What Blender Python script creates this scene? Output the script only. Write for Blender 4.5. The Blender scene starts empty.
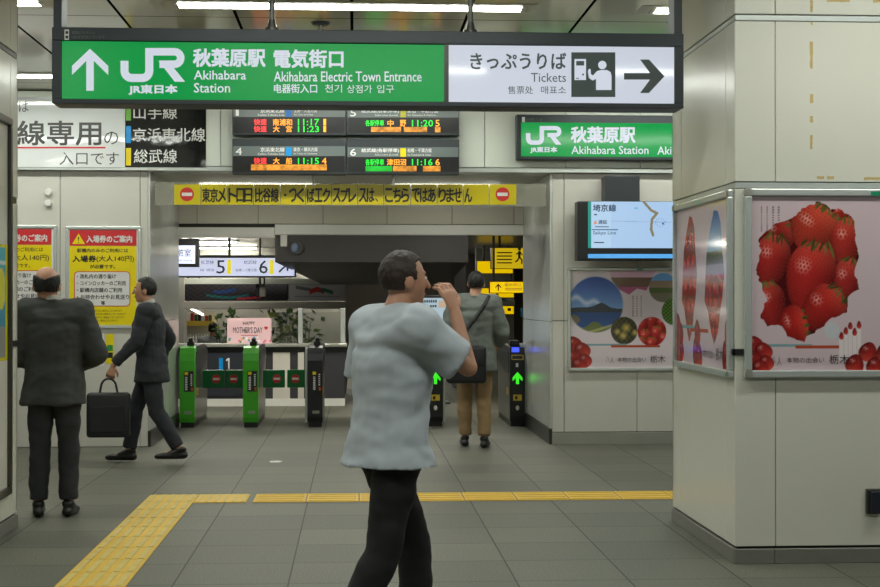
import bpy, bmesh, math, random
import numpy as np
from mathutils import Vector, Matrix, Euler, noise
random.seed(7); np.random.seed(7)
SC = bpy.context.scene
COL = SC.collection

# ------------------------------------------------------------------ camera, world, exposure
F = 1450.0
CAM_H = 1.487
YAW = math.atan(85.0 / F)
PITCH = math.atan(6.5 / F)
cd = bpy.data.cameras.new('camera'); cam = bpy.data.objects.new('camera', cd); COL.objects.link(cam)
cd.sensor_width = 36.0; cd.lens = F / 880.0 * 36.0; cd.clip_start = 0.05; cd.clip_end = 200
cam.location = (0, 0, CAM_H)
cam.rotation_euler = (math.radians(90) + PITCH, 0, -YAW)
SC.camera = cam
CROT = Euler(cam.rotation_euler).to_matrix()

w = bpy.data.worlds.new('world'); SC.world = w; w.use_nodes = True
w.node_tree.nodes['Background'].inputs[0].default_value = (0.80, 0.86, 0.82, 1)
w.node_tree.nodes['Background'].inputs[1].default_value = 0.06

SC.view_settings.view_transform = 'Standard'
SC.view_settings.look = 'None'
SC.view_settings.gamma = 1.0
SC.view_settings.use_curve_mapping = False
SC.view_settings.exposure = 0.0
LAMP = 30.5            # ceiling luminaires
LAMP_IN = 42.0         # luminaires and added fill lamps of the gate hall
SIGN = 0.80           # lit signs

# ------------------------------------------------------------------ helpers
def s2l(c):
    c = np.asarray(c, dtype=float)
    return np.where(c <= 0.04045, c / 12.92, ((c + 0.055) / 1.055) ** 2.4)
def rgb(r, g, b):
    return tuple(float(x) for x in s2l(np.array([r, g, b]) / 255.0)) + (1.0,)

def P(u, v, Y=None, X=None, Z=None):
    """the point of the place seen at (u, v) of the photograph on a given plane"""
    d = CROT @ Vector(((u - 440.0) / F, (293.5 - v) / F, -1.0))
    if Y is not None: t = Y / d.y
    elif X is not None: t = X / d.x
    else: t = (Z - CAM_H) / d.z
    return Vector((0, 0, CAM_H)) + d * t

MATS = {}
def mat(name, col, rough=0.5, metal=0.0, emit=0.0, noise_amt=0.0, noise_scale=8.0, bump=0.0, bump_scale=20.0, coat=0.0, attr=False, trans=0.0, emit_col=None, spec=0.5, detail=3.0):
    if name in MATS: return MATS[name]
    m = bpy.data.materials.new(name); m.use_nodes = True
    nt = m.node_tree; b = nt.nodes['Principled BSDF']
    b.inputs['Base Color'].default_value = col
    b.inputs['Roughness'].default_value = rough
    b.inputs['Metallic'].default_value = metal
    b.inputs['Specular IOR Level'].default_value = spec
    b.inputs['Coat Weight'].default_value = coat
    b.inputs['Coat Roughness'].default_value = 0.06
    b.inputs['Transmission Weight'].default_value = trans
    src = None
    if attr:
        a = nt.nodes.new('ShaderNodeAttribute'); a.attribute_name = 'Col'
        src = a.outputs['Color']
    elif noise_amt > 0 or bump > 0:
        tc = nt.nodes.new('ShaderNodeNewGeometry')
        n = nt.nodes.new('ShaderNodeTexNoise'); n.inputs['Scale'].default_value = noise_scale; n.inputs['Detail'].default_value = detail
        nt.links.new(tc.outputs['Position'], n.inputs['Vector'])
        if noise_amt > 0:
            mx = nt.nodes.new('ShaderNodeMix'); mx.data_type = 'RGBA'
            lo = tuple(max(0, c * (1 - noise_amt)) for c in col[:3]) + (1,)
            hi = tuple(min(1, c * (1 + noise_amt)) for c in col[:3]) + (1,)
            mx.inputs[6].default_value = lo; mx.inputs[7].default_value = hi
            nt.links.new(n.outputs['Fac'], mx.inputs[0])
            src = mx.outputs[2]
        if bump > 0:
            n2 = nt.nodes.new('ShaderNodeTexNoise'); n2.inputs['Scale'].default_value = bump_scale; n2.inputs['Detail'].default_value = 2
            nt.links.new(tc.outputs['Position'], n2.inputs['Vector'])
            bp = nt.nodes.new('ShaderNodeBump'); bp.inputs['Strength'].default_value = bump; bp.inputs['Distance'].default_value = 0.02
            nt.links.new(n2.outputs['Fac'], bp.inputs['Height'])
            nt.links.new(bp.outputs['Normal'], b.inputs['Normal'])
    if src is not None and not (attr and emit > 0): nt.links.new(src, b.inputs['Base Color'])
    if emit > 0:
        if src is not None: nt.links.new(src, b.inputs['Emission Color'])
        else: b.inputs['Emission Color'].default_value = emit_col or col
        b.inputs['Emission Strength'].default_value = emit
    MATS[name] = m
    return m

ORG = {}     # world origin of each root
class MB:
    def __init__(s): s.v = []; s.f = []; s.m = []; s.mats = []; s.cuts = []
    def cut(s, name=None): s.cuts.append((len(s.v), len(s.f), name))
    def _mi(s, m):
        if m not in s.mats: s.mats.append(m)
        return s.mats.index(m)
    def add(s, vs, fs, m):
        k = len(s.v); i = s._mi(m)
        s.v += [tuple(p) for p in vs]
        for f in fs: s.f.append([k + q for q in f]); s.m.append(i)
    def addbm(s, bm, m):
        bm.verts.index_update()
        s.add([v.co for v in bm.verts], [[v.index for v in f.verts] for f in bm.faces], m); bm.free()
    def box(s, x0, x1, y0, y1, z0, z1, m, bev=0.0, seg=2):
        x0, x1 = min(x0, x1), max(x0, x1); y0, y1 = min(y0, y1), max(y0, y1); z0, z1 = min(z0, z1), max(z0, z1)
        bm = bmesh.new(); bmesh.ops.create_cube(bm, size=1)
        for v in bm.verts:
            v.co = Vector(((x0 + x1) / 2 + v.co.x * (x1 - x0), (y0 + y1) / 2 + v.co.y * (y1 - y0), (z0 + z1) / 2 + v.co.z * (z1 - z0)))
        if bev > 0:
            bev = min(bev, 0.45 * min(x1 - x0, y1 - y0, z1 - z0))
            bmesh.ops.bevel(bm, geom=bm.edges[:], offset=bev, segments=seg, affect='EDGES', profile=0.5)
        s.addbm(bm, m); return s
    def tube(s, a, b, r, m, r2=None, n=12):
        a = Vector(a); b = Vector(b); d = (b - a); r2 = r if r2 is None else r2
        q = d.to_track_quat('Z', 'Y').to_matrix()
        vs = []
        for p, rr in ((a, r), (b, r2)):
            for i in range(n):
                t = 2 * math.pi * i / n
                vs.append(p + q @ Vector((rr * math.cos(t), rr * math.sin(t), 0)))
        fs = [[i, (i + 1) % n, n + (i + 1) % n, n + i] for i in range(n)]
        fs += [list(range(n))[::-1], list(range(n, 2 * n))]
        s.add(vs, fs, m); return s
    def ball(s, c, r, m, sub=2):
        bm = bmesh.new(); bmesh.ops.create_icosphere(bm, subdivisions=sub, radius=1)
        r = (r, r, r) if not hasattr(r, '__len__') else r
        for v in bm.verts: v.co = Vector((c[0] + v.co.x * r[0], c[1] + v.co.y * r[1], c[2] + v.co.z * r[2]))
        s.addbm(bm, m); return s
    def prism(s, pts, axis, a, b, m):
        """2-D outline extruded along axis ('x','y','z') from a to b"""
        def mk(p, t):
            return {'x': (t, p[0], p[1]), 'y': (p[0], t, p[1]), 'z': (p[0], p[1], t)}[axis]
        n = len(pts)
        bm = bmesh.new()
        va = [bm.verts.new(mk(p, a)) for p in pts]; vb = [bm.verts.new(mk(p, b)) for p in pts]
        bm.faces.new(va); bm.faces.new(vb[::-1])
        for i in range(n): bm.faces.new((va[i], vb[i], vb[(i + 1) % n], va[(i + 1) % n]))
        bm.normal_update()
        bmesh.ops.triangulate(bm, faces=[f for f in bm.faces if len(f.verts) > 4])
        bmesh.ops.recalc_face_normals(bm, faces=bm.faces[:])
        s.addbm(bm, m); return s
    def poly(s, pts3, m):
        bm = bmesh.new(); vs = [bm.verts.new(p) for p in pts3]; bm.faces.new(vs); bm.normal_update()
        bmesh.ops.triangulate(bm, faces=bm.faces[:])
        s.addbm(bm, m); return s
    def build(s, name, parent=None, smooth=None, label=None):
        if parent is not None and len(s.cuts) > 1:      # every line of writing a part of its own
            o = None; c = [k for k in s.cuts]
            if c[0][1] > 0: c.insert(0, (0, 0, None))
            c.append((len(s.v), len(s.f), None))
            for (v0, f0, nm), (v1, f1, _) in zip(c[:-1], c[1:]):
                if f1 <= f0: continue
                q = MB(); q.mats = s.mats; q.v = s.v[v0:v1]; q.f = [[i - v0 for i in f] for f in s.f[f0:f1]]; q.m = s.m[f0:f1]
                o = q.build(nm or name, parent, smooth, label)
            return o
        o0 = ORG.get(parent, Vector((0, 0, 0))) if parent is not None else Vector((0, 0, 0))
        me = bpy.data.meshes.new(name)
        me.from_pydata([(p[0] - o0[0], p[1] - o0[1], p[2] - o0[2]) for p in s.v], [], s.f)
        for m in s.mats: me.materials.append(m)
        me.polygons.foreach_set('material_index', s.m)
        if smooth is not None:
            me.polygons.foreach_set('use_smooth', [True] * len(s.f))
            me.set_sharp_from_angle(angle=math.radians(smooth))
        me.update()
        o = bpy.data.objects.new(name, me); COL.objects.link(o)
        if parent is not None:
            o.parent = parent; ORG[o] = o0
        if label: o['label'] = label
        return o

def tag(o, label, cat, group=None):
    o['label'] = label; o['category'] = cat
    if group: o['group'] = group
    return o
def thing(name, label, cat, loc=(0, 0, 0), group=None):
    o = bpy.data.objects.new(name, None); COL.objects.link(o); o.location = loc; o.empty_display_size = 0.1
    ORG[o] = Vector(loc); return tag(o, label, cat, group)
def struct(o):
    o['kind'] = 'structure'; return o
def copy_tree(o, parent=None):
    c = o.copy(); COL.objects.link(c)
    if parent is not None: c.parent = parent
    for ch in list(o.children): copy_tree(ch, c)
    return c

# flat frames on which signs and prints are laid out: origin + right, up, outward normal
class Face:
    def __init__(s, Y=None, X=None, off=0.0):
        s.Y = Y; s.X = X; s.off = off
    def pt(s, u, v, lift=0.0):
        if s.Y is not None: return P(u, v, Y=s.Y - s.off - lift)
        p = P(u, v, X=s.X); return Vector((s.X - s.off - lift, p.y, p.z))

GLYPH = {}
def glyphs(txt, bold):
    bold = 0.0; k = (txt, bold)
    if k not in GLYPH:
        cu = bpy.data.curves.new('t', 'FONT'); cu.body = txt; cu.size = 1; cu.resolution_u = 2; cu.offset = bold
        o = bpy.data.objects.new('t', cu); COL.objects.link(o)
        dg = bpy.context.evaluated_depsgraph_get()
        me = bpy.data.meshes.new_from_object(o.evaluated_get(dg))
        vs = np.array([v.co[:2] for v in me.vertices]); fs = [list(p.vertices) for p in me.polygons]
        bpy.data.objects.remove(o); bpy.data.curves.remove(cu); bpy.data.meshes.remove(me)
        vs = (vs - vs.min(0)) / np.maximum(vs.max(0) - vs.min(0), 1e-6)
        GLYPH[k] = (vs, fs)
    return GLYPH[k]
def text(mb, txt, u0, v0, u1, v1, face, m, bold=0.0, lift=0.002):
    """lettering that fills the box (u0,v0)-(u1,v1) on a face"""
    vs, fs = glyphs(txt, bold)
    a = face.pt(u0, v1, lift); b = face.pt(u1, v1, lift); c = face.pt(u0, v0, lift)
    d = face.pt(u1, v0, lift)
    mb.cut()
    h = (c - a).length / max((b - a).length, 1e-6); n_ch = max(1, len(txt))
    g = 1.6 * bold * min(1.0, h * n_ch) / n_ch if bold else 0      # heavier strokes: the same glyphs laid slightly apart
    for i, (sx, sy) in enumerate(((-1, -1), (1, 1), (-1, 1), (1, -1)) if bold >= .006 else ((0, 0),)):
        up = (c - a).normalized().cross((b - a).normalized()) * (i * .0002)
        dx, dy = sx * g * .9, sy * g * .9 * n_ch / max(h * n_ch, .2)
        pts = []
        for x, y in vs:
            lo = a.lerp(b, x + dx); hi = c.lerp(d, x + dx); pts.append(lo.lerp(hi, y + dy) + up)
        mb.add(pts, fs, m)
def shape(mb, pts, face, m, lift=0.002):
    mb.poly([face.pt(u, v, lift) for u, v in pts], m)
def rect(mb, u0, v0, u1, v1, face, m, lift=0.001):
    shape(mb, [(u0, v1), (u1, v1), (u1, v0), (u0, v0)], face, m, lift)
def disc(mb, u, v, r, face, m, lift=0.002, n=24, ry=None):
    shape(mb, [(u + r * math.cos(2 * math.pi * i / n), v + (ry or r) * math.sin(2 * math.pi * i / n)) for i in range(n)], face, m, lift)
def rrect_pts(u0, v0, u1, v1, r, n=5):
    out = []
    for cx, cy, a0 in ((u1 - r, v1 - r, 0), (u0 + r, v1 - r, 90), (u0 + r, v0 + r, 180), (u1 - r, v0 + r, 270)):
        for i in range(n + 1):
            a = math.radians(a0 + 90 * i / n); out.append((cx + r * math.cos(a), cy + r * math.sin(a)))
    return out
def ribbon(path, width):
    """outline of a stroke of constant width along a path"""
    L, R = [], []
    n = len(path)
    for i in range(n):
        a = Vector(path[max(i - 1, 0)]); b = Vector(path[min(i + 1, n - 1)]); p = Vector(path[i])
        t = (b - a).normalized(); nn = Vector((-t.y, t.x)) * width / 2
        k = 1.0
        if 0 < i < n - 1:
            t1 = (p - a).normalized(); k = 1 / max(0.5, (t1.dot(t) if t1.length else 1))
        L.append(p + nn * k); R.append(p - nn * k)
    return L, R
def stroke(mb, path, width, face, m, lift=0.002):
    L, R = ribbon(path, width)
    vs = [face.pt(p[0], p[1], lift) for p in L] + [face.pt(p[0], p[1], lift) for p in R]
    n = len(path)
    mb.add(vs, [[i, i + 1, n + i + 1, n + i] for i in range(n - 1)], m)
def arc(cx, cy, r, a0, a1, n=8):
    return [(cx + r * math.cos(math.radians(a0 + (a1 - a0) * i / n)), cy + r * math.sin(math.radians(a0 + (a1 - a0) * i / n))) for i in range(n + 1)]

def raster(name, p00, right, up, W, H, nx, ny, fn, m, parent=None, bend=None):
    """a printed or lit picture: fn(x, y) -> colours, x and y run 0..1 from the lower edge"""
    xs = np.linspace(0, 1, nx + 1); ys = np.linspace(0, 1, ny + 1)
    X, Y = np.meshgrid(xs, ys)
    C = np.clip(fn(X, Y), 0, 1)
    p00 = np.array(p00); r = np.array(right) * W; u = np.array(up) * H
    V = p00 + X[..., None] * r + Y[..., None] * u
    o0 = np.array(ORG.get(parent, Vector((0, 0, 0)))) if parent is not None else np.zeros(3)
    V = (V - o0).reshape(-1, 3)
    idx = np.arange((nx + 1) * (ny + 1)).reshape(ny + 1, nx + 1)
    Fq = np.stack([idx[:-1, :-1], idx[:-1, 1:], idx[1:, 1:], idx[1:, :-1]], -1).reshape(-1, 4)
    me = bpy.data.meshes.new(name); me.from_pydata(V.tolist(), [], Fq.tolist())
    at = me.color_attributes.new('Col', 'FLOAT_COLOR', 'POINT')
    lin = np.concatenate([s2l(C.reshape(-1, 3)), np.ones((C.shape[0] * C.shape[1], 1))], 1).astype(np.float32)
    at.data.foreach_set('color', lin.ravel())
    me.materials.append(m); me.update()
    o = bpy.data.objects.new(name, me); COL.objects.link(o)
    if parent is not None: o.parent = parent; ORG[o] = Vector(o0)
    return o

# ------------------------------------------------------------------ materials
cream = mat('cream_enamel', rgb(208, 205, 195), 0.30, noise_amt=0.05, noise_scale=2.0, bump=0.010, bump_scale=3.0)
cream_p = mat('cream_pillar', rgb(214, 213, 200), 0.24, noise_amt=0.05, noise_scale=1.5, bump=0.012, bump_scale=2.5)
fascia_m = mat('fascia_enamel', rgb(224, 229, 217), 0.30, noise_amt=0.03, noise_scale=2.0)
joint_m = mat('dark_joint', rgb(52, 50, 44), 0.8)
steel = mat('brushed_steel', rgb(176, 176, 168), 0.28, 0.5, noise_amt=0.06, noise_scale=6)
steel_d = mat('dark_steel', rgb(88, 88, 84), 0.35, 0.9, noise_amt=0.08, noise_scale=5)
jamb_m = mat('jamb_steel', rgb(214, 216, 212), 0.22, 0.35, noise_amt=0.05, noise_scale=3, bump=0.012, bump_scale=2.0)
base_m = mat('plinth_grey', rgb(122, 121, 113), 0.42, 0.1, noise_amt=0.12, noise_scale=6)
alu = mat('aluminium', rgb(206, 212, 208), 0.25, 0.45)
black_m = mat('black_plastic', rgb(26, 27, 28), 0.4)
dark_m = mat('charcoal_metal', rgb(58, 63, 66), 0.42, 0.35, noise_amt=0.05, noise_scale=4)
white_m = mat('white_paint', rgb(228, 228, 222), 0.4)
green_clip = mat('green_clip', rgb(10, 130, 90), 0.4)
glass_m = mat('clear_acrylic', rgb(235, 240, 235), 0.05, trans=1.0)
tube_m = mat('lamp_light', rgb(251, 255, 246), 0.5, emit=LAMP)
tube_in = mat('hall_lamp_light', rgb(255, 250, 235), 0.5, emit=LAMP_IN)
g_lit = mat('lit_green', rgb(0, 70, 30), 0.22, emit=SIGN * 1.2, emit_col=rgb(0, 140, 60))
w_lit = mat('lit_white', rgb(120, 122, 128), 0.06, emit=SIGN * .82, emit_col=rgb(226, 233, 248))
wt_lit = mat('lit_white_letters', rgb(120, 122, 128), 0.22, emit=SIGN * .85, emit_col=rgb(226, 233, 248))
g2_lit = mat('lit_green_wall_sign', rgb(0, 72, 32), 0.1, emit=SIGN * 1.2, emit_col=rgb(0, 146, 64))
ink = mat('dark_ink', rgb(76, 86, 86), 0.4)
ink_k = mat('black_ink', rgb(36, 36, 36), 0.4)
ink_w = mat('white_ink', rgb(235, 235, 232), 0.4)
red_ink = mat('red_ink', rgb(205, 44, 48), 0.35)
yel_ink = mat('yellow_print', rgb(236, 214, 0), 0.35)
print_w = mat('white_print', rgb(226, 224, 220), 0.3)
print_m = mat('poster_print', (1, 1, 1, 1), 0.10, attr=True, spec=0.5, coat=0.25)
screen_m = mat('lit_screen', (.02, .02, .02, 1), 0.15, attr=True, emit=0.85)
film_w = mat('white_film', rgb(224, 227, 226), 0.04, noise_amt=0.02, bump=0.22, bump_scale=2.6, coat=.5)
film_k = mat('black_film', rgb(24, 25, 25), 0.05, bump=0.10, bump_scale=4.0)
led_r = mat('led_red', rgb(255, 60, 60), 0.4, emit=1.0)
led_a = mat('led_amber', rgb(255, 160, 40), 0.4, emit=0.9)
led_g = mat('led_green', rgb(20, 215, 50), 0.4, emit=0.9)
led_bg = mat('led_panel_black', rgb(18, 18, 18), 0.3)
hdr_m = mat('board_header', rgb(104, 114, 112), 0.35)
blue_ink = mat('sky_blue', rgb(0, 150, 225), 0.4)
lgreen_ink = mat('leaf_green', rgb(110, 190, 50), 0.4)

# ------------------------------------------------------------------ setting
YB = 14.85            # the wall with the gate opening
YP0, YP1 = 8.06, 9.665 # pillars
XP = P(735, 564, Z=0).x
XL = P(17.3, 400, Y=YP1).x
CEIL = 3.60
YG = 17.25            # end of the passage
OX0, OX1 = P(148, 300, Y=YB).x, P(552, 300, Y=YB).x
ZO = P(350, 172, Y=YB).z          # soffit of the opening
HALL_Y = 34.0
HALL_C = 2.58

# floor
def tile_mat(name, c1, c2, mortar, size, ox, oy, rough=0.35, speck=0.35):
    m = bpy.data.materials.new(name); m.use_nodes = True; nt = m.node_tree; b = nt.nodes['Principled BSDF']
    b.inputs['Specular IOR Level'].default_value = 0.3
    geo = nt.nodes.new('ShaderNodeNewGeometry'); mp = nt.nodes.new('ShaderNodeMapping')
    mp.inputs['Location'].default_value = (ox, oy, 0)
    nt.links.new(geo.outputs['Position'], mp.inputs['Vector'])
    br = nt.nodes.new('ShaderNodeTexBrick'); br.offset = 0.0; br.squash = 1.0
    br.inputs['Scale'].default_value = 1.0; br.inputs['Brick Width'].default_value = size; br.inputs['Row Height'].default_value = size
    br.inputs['Mortar Size'].default_value = 0.005; br.inputs['Mortar Smooth'].default_value = 0.2; br.inputs['Bias'].default_value = 0.0
    br.inputs['Color1'].default_value = c1; br.inputs['Color2'].default_value = c2; br.inputs['Mortar'].default_value = mortar
    nt.links.new(mp.outputs['Vector'], br.inputs['Vector'])
    n = nt.nodes.new('ShaderNodeTexNoise'); n.inputs['Scale'].default_value = 90; n.inputs['Detail'].default_value = 3
    nt.links.new(geo.outputs['Position'], n.inputs['Vector'])
    n3 = nt.nodes.new('ShaderNodeTexNoise'); n3.inputs['Scale'].default_value = 1.3; n3.inputs['Detail'].default_value = 4
    nt.links.new(geo.outputs['Position'], n3.inputs['Vector'])
    r = nt.nodes.new('ShaderNodeMapRange'); r.inputs[1].default_value = 0.3; r.inputs[2].default_value = 0.7
    r.inputs[3].default_value = 1 - speck; r.inputs[4].default_value = 1 + speck
    nt.links.new(n.outputs['Fac'], r.inputs[0])
    r3 = nt.nodes.new('ShaderNodeMapRange'); r3.inputs[1].default_value = 0.3; r3.inputs[2].default_value = 0.7; r3.inputs[3].default_value = 0.86; r3.inputs[4].default_value = 1.12
    nt.links.new(n3.outputs['Fac'], r3.inputs[0])
    mu = nt.nodes.new('ShaderNodeMath'); mu.operation = 'MULTIPLY'; nt.links.new(r.outputs[0], mu.inputs[0]); nt.links.new(r3.outputs[0], mu.inputs[1])
    vm = nt.nodes.new('ShaderNodeVectorMath'); vm.operation = 'SCALE'
    nt.links.new(br.outputs['Color'], vm.inputs[0]); nt.links.new(mu.outputs[0], vm.inputs['Scale'])
    nt.links.new(vm.outputs[0], b.inputs['Base Color'])
    rr = nt.nodes.new('ShaderNodeMapRange'); rr.inputs[3].default_value = rough - 0.06; rr.inputs[4].default_value = rough + 0.10
    nt.links.new(n3.outputs['Fac'], rr.inputs[0]); nt.links.new(rr.outputs[0], b.inputs['Roughness'])
    return m
TX = P(468, 497, Z=0).x
TY = P(235, 563.5, Z=0).y
floor_m = tile_mat('granite_floor', rgb(92, 93, 83), rgb(104, 105, 93), rgb(34, 34, 30), 0.6, -(TX % 0.6), -(TY % 0.6), 0.52)
mb = MB(); mb.box(-9, 9, -9, 20.45, -0.2, 0, floor_m); struct(mb.build('floor'))
low_m = mat('lower_floor', rgb(120, 120, 112), 0.4, noise_amt=0.1)
mb = MB(); mb.box(-9, 9, 20.75, HALL_Y, -0.9, -0.70, low_m); struct(mb.build('floor_lower'))

# ceilings
def panel_mat(name, col, px, py, ox, oy, dark, rough, wx=0.012, wy=0.008):
    m = bpy.data.materials.new(name); m.use_nodes = True; nt = m.node_tree; b = nt.nodes['Principled BSDF']
    geo = nt.nodes.new('ShaderNodeNewGeometry'); sp = nt.nodes.new('ShaderNodeSeparateXYZ'); nt.links.new(geo.outputs['Position'], sp.inputs[0])
    def line(out, pitch, off, width):
        a = nt.nodes.new('ShaderNodeMath'); a.operation = 'SUBTRACT'; a.inputs[1].default_value = off; nt.links.new(out, a.inputs[0])
        pp = nt.nodes.new('ShaderNodeMath'); pp.operation = 'PINGPONG'; pp.inputs[1].default_value = pitch / 2; nt.links.new(a.outputs[0], pp.inputs[0])
        l = nt.nodes.new('ShaderNodeMath'); l.operation = 'LESS_THAN'; l.inputs[1].default_value = width; nt.links.new(pp.outputs[0], l.inputs[0])
        return l.outputs[0]
    lx = line(sp.outputs['X'], px, ox, wx); ly = line(sp.outputs['Y'], py, oy, wy)
    mxm = nt.nodes.new('ShaderNodeMath'); mxm.operation = 'MAXIMUM'; nt.links.new(lx, mxm.inputs[0]); nt.links.new(ly, mxm.inputs[1])
    mx = nt.nodes.new('ShaderNodeMix'); mx.data_type = 'RGBA'; mx.inputs[6].default_value = col; mx.inputs[7].default_value = dark
    nt.links.new(mxm.outputs[0], mx.inputs[0]); nt.links.new(mx.outputs[2], b.inputs['Base Color'])
    r2 = nt.nodes.new('ShaderNodeMapRange'); r2.inputs[3].default_value = rough; r2.inputs[4].default_value = .9; nt.links.new(mxm.outputs[0], r2.inputs[0]); nt.links.new(r2.outputs[0], b.inputs['Roughness'])
    r4 = nt.nodes.new('ShaderNodeMapRange'); r4.inputs[3].default_value = .5; r4.inputs[4].default_value = 0.0; nt.links.new(mxm.outputs[0], r4.inputs[0]); nt.links.new(r4.outputs[0], b.inputs['Specular IOR Level'])
    n = nt.nodes.new('ShaderNodeTexNoise'); n.inputs['Scale'].default_value = 1.2; nt.links.new(geo.outputs['Position'], n.inputs['Vector'])
    bp = nt.nodes.new('ShaderNodeBump'); bp.inputs['Strength'].default_value = 0.03; bp.inputs['Distance'].default_value = 0.02
    nt.links.new(n.outputs['Fac'], bp.inputs['Height']); nt.links.new(bp.outputs[0], b.inputs['Normal'])
    return m
CX = P(352, 33, Z=CEIL).x; CY = P(300, 18, Z=CEIL).y
ceil_m = panel_mat('ceiling_panel', rgb(206, 203, 186), 0.857, 3.4, CX, CY, rgb(16, 15, 13), 0.11)
mb = MB(); mb.box(-9, 9, -9, YB + 0.05, CEIL, CEIL + 0.15, ceil_m); struct(mb.build('ceiling'))
hall_ceil = mat('hall_ceiling_panel', rgb(190, 194, 196), 0.25, noise_amt=0.04)
mb = MB(); mb.box(-9, 9, YG + 0.12, HALL_Y + .1, HALL_C, HALL_C + 0.12, hall_ceil); struct(mb.build('ceiling_hall'))

# back wall
def panels(mb, xs, zs, y0, y1, m, gap=0.006, bev=0.003):
    for i in range(len(xs) - 1):
        for k in range(len(zs) - 1):
            mb.box(xs[i] + gap / 2, xs[i + 1] - gap / 2, y0, y1, zs[k] + gap / 2, zs[k + 1] - gap / 2, m, bev, 1)
px = lambda u, Y=YB: P(u, 300, Y=Y).x
pz = lambda v, Y=YB, u=440: P(u, v, Y=Y).z
mb = MB()
mb.box(-9, OX0 - 0.004, YB + 0.02, YB + 0.6, 0, CEIL, joint_m)
panels(mb, [-9, -5.2, -4.4, px(-20), px(60), px(137) + 0.03, OX0], [0, ZO], YB, YB + 0.03, cream)
struct(mb.build('wall_back'))
mb = MB()
mb.box(OX1 + 0.004, 9, YB + 0.02, YB + 0.6, 0, CEIL, joint_m)
panels(mb, [OX1, px(564), px(637), px(712), px(790), px(870), 5.5, 9], [0.125, pz(321), ZO], YB, YB + 0.03, cream)
struct(mb.build('wall_back.001'))
mb = MB()
mb.box(-9, 9, YB - 0.03, YB + 0.6, ZO + 0.004, CEIL, joint_m)
fx = [-9, -5.0, -4.2, px(-20), px(60), px(137), px(221), px(302), px(393), px(484), px(565), px(639), px(720), px(800), px(880), 6, 9]
panels(mb, fx, [ZO + 0.045, pz(95)], YB - 0.07, YB - 0.03, fascia_m)
mb.box(-9, 9, YB - 0.075, YB + 0.3, ZO, ZO + 0.04, alu)
struct(mb.build('wall_fascia'))
mb = MB(); mb.box(OX1, 9, YB - 0.012, YB + 0.03, 0, 0.12, steel, 0.002)
struct(mb.build('baseboard_back'))
# passage
def jamb(x, sgn):
    mb = MB(); ys = [YB + 0.0, YB + 0.05, YB + 1.45, YG]
    mb.box(x, x + sgn * 0.3, YB + 0.61, YG, 0, ZO, joint_m)
    for a, b in zip(ys[:-1], ys[1:]):
        for z0, z1 in ((0.16, pz(322)), (pz(322), ZO)):
            mb.box(x - sgn * 0.02, x + (0.0), a + .003, b - .003, z0 + .003, z1 - .003, jamb_m, 0.002, 1)
    mb.box(x - sgn * 0.03, x, YB + .004, YG, 0, 0.155, steel_d)
    return struct(mb.build('wall_passage'))
jamb(OX0, -1); jamb(OX1, 1)
pass_m = mat('passage_panel', rgb(196, 193, 178), 0.35, noise_amt=0.05)
mb = MB(); mb.box(OX0 - .3, OX1 + .3, YB + 0.3, YG + 0.1, ZO, ZO + 0.05, pass_m); struct(mb.build('ceiling_passage'))
mb = MB()
ZH = pz(235, YG)
mb.box(OX0, OX1, YG + 0.02, YG + 0.10, ZH + 0.02, ZO, joint_m)
hx = [OX0, P(197, 215, Y=YG).x, P(258, 215, Y=YG).x, P(323, 215, Y=YG).x, P(387, 215, Y=YG).x, P(452, 215, Y=YG).x, P(514, 215, Y=YG).x, OX1]
panels(mb, hx, [pz(224.5, YG), ZO], YG, YG + 0.03, pass_m)
mb.box(P(275, 230, Y=YG).x, OX1 - .003, YG - 0.04, YG + 0.1, ZH, pz(225, YG), white_m, 0.004)
mb.box(OX0 + .003, P(275, 230, Y=YG).x - .004, YG - 0.02, YG + 0.1, pz(238, YG), pz(228, YG), white_m, 0.004)
struct(mb.build('trim_1'))

# pillars
def seam_face_x(mb, x, y0, y1, zs, ys, m, out=-1):
    for a, b in zip(ys[:-1], ys[1:]):
        for c, d in zip(zs[:-1], zs[1:]):
            mb.box(x, x - out * 0.02, a + .003, b - .003, c + .003, d - .003, m, 0.0025, 1)
ZR = P(735, 185, X=XP).z; ZT = P(735, 17, X=XP).z
XP1 = XP + 1.62
mb = MB()
mb.box(XP + 0.015, XP1 - .015, YP0 + 0.015, YP1 - .015, 0, CEIL, joint_m)
zs = [P(735, 546, X=XP).z, ZR - 0.022, ]
lv = [(P(735, 547, X=XP).z, ZR - 0.018), (ZR + 0.018, ZT - 0.018), (ZT + 0.018, CEIL)]
for z0, z1 in lv:
    seam_face_x(mb, XP, YP0, YP1, [z0, z1], [YP0, P(726, 400, X=XP).y, P(681.5, 400, X=XP).y, YP1], cream_p)
    xs_ = [XP, P(775.5, 300, Y=YP0).x, XP + 1.39, XP1]
    for a, b in zip(xs_[:-1], xs_[1:]): mb.box(a + .002, b - .002, YP0, YP0 + .02, z0 + .003, z1 - .003, cream_p, 0.0025, 1)
    mb.box(XP1 - .02, XP1, YP0, YP1, z0, z1, cream_p); mb.box(XP, XP1, YP1 - .02, YP1, z0, z1, cream_p)
struct(mb.build('wall_right'))
mb = MB()
for z in (ZT, ZR):
    mb.box(XP + .004, XP1 - .004, YP0 + .004, YP1 - .004, z - 0.016, z + 0.016, alu, 0.003, 1)
struct(mb.build('trim_2'))
mb = MB(); zb = P(735, 549, X=XP).z
xs_ = [XP - .006, P(774.5, 555, Y=YP0).x, XP + 1.39, XP1 + .006]
for a, b in zip(xs_[:-1], xs_[1:]): mb.box(a + .001, b - .001, YP0 - .006, YP0 + .02, 0, zb, base_m, 0.003, 1)
mb.box(XP - .006, XP + .02, YP0 + .02, YP1 + .006, 0, zb, base_m, 0.003, 1)
struct(mb.build('baseboard_right'))
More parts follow.
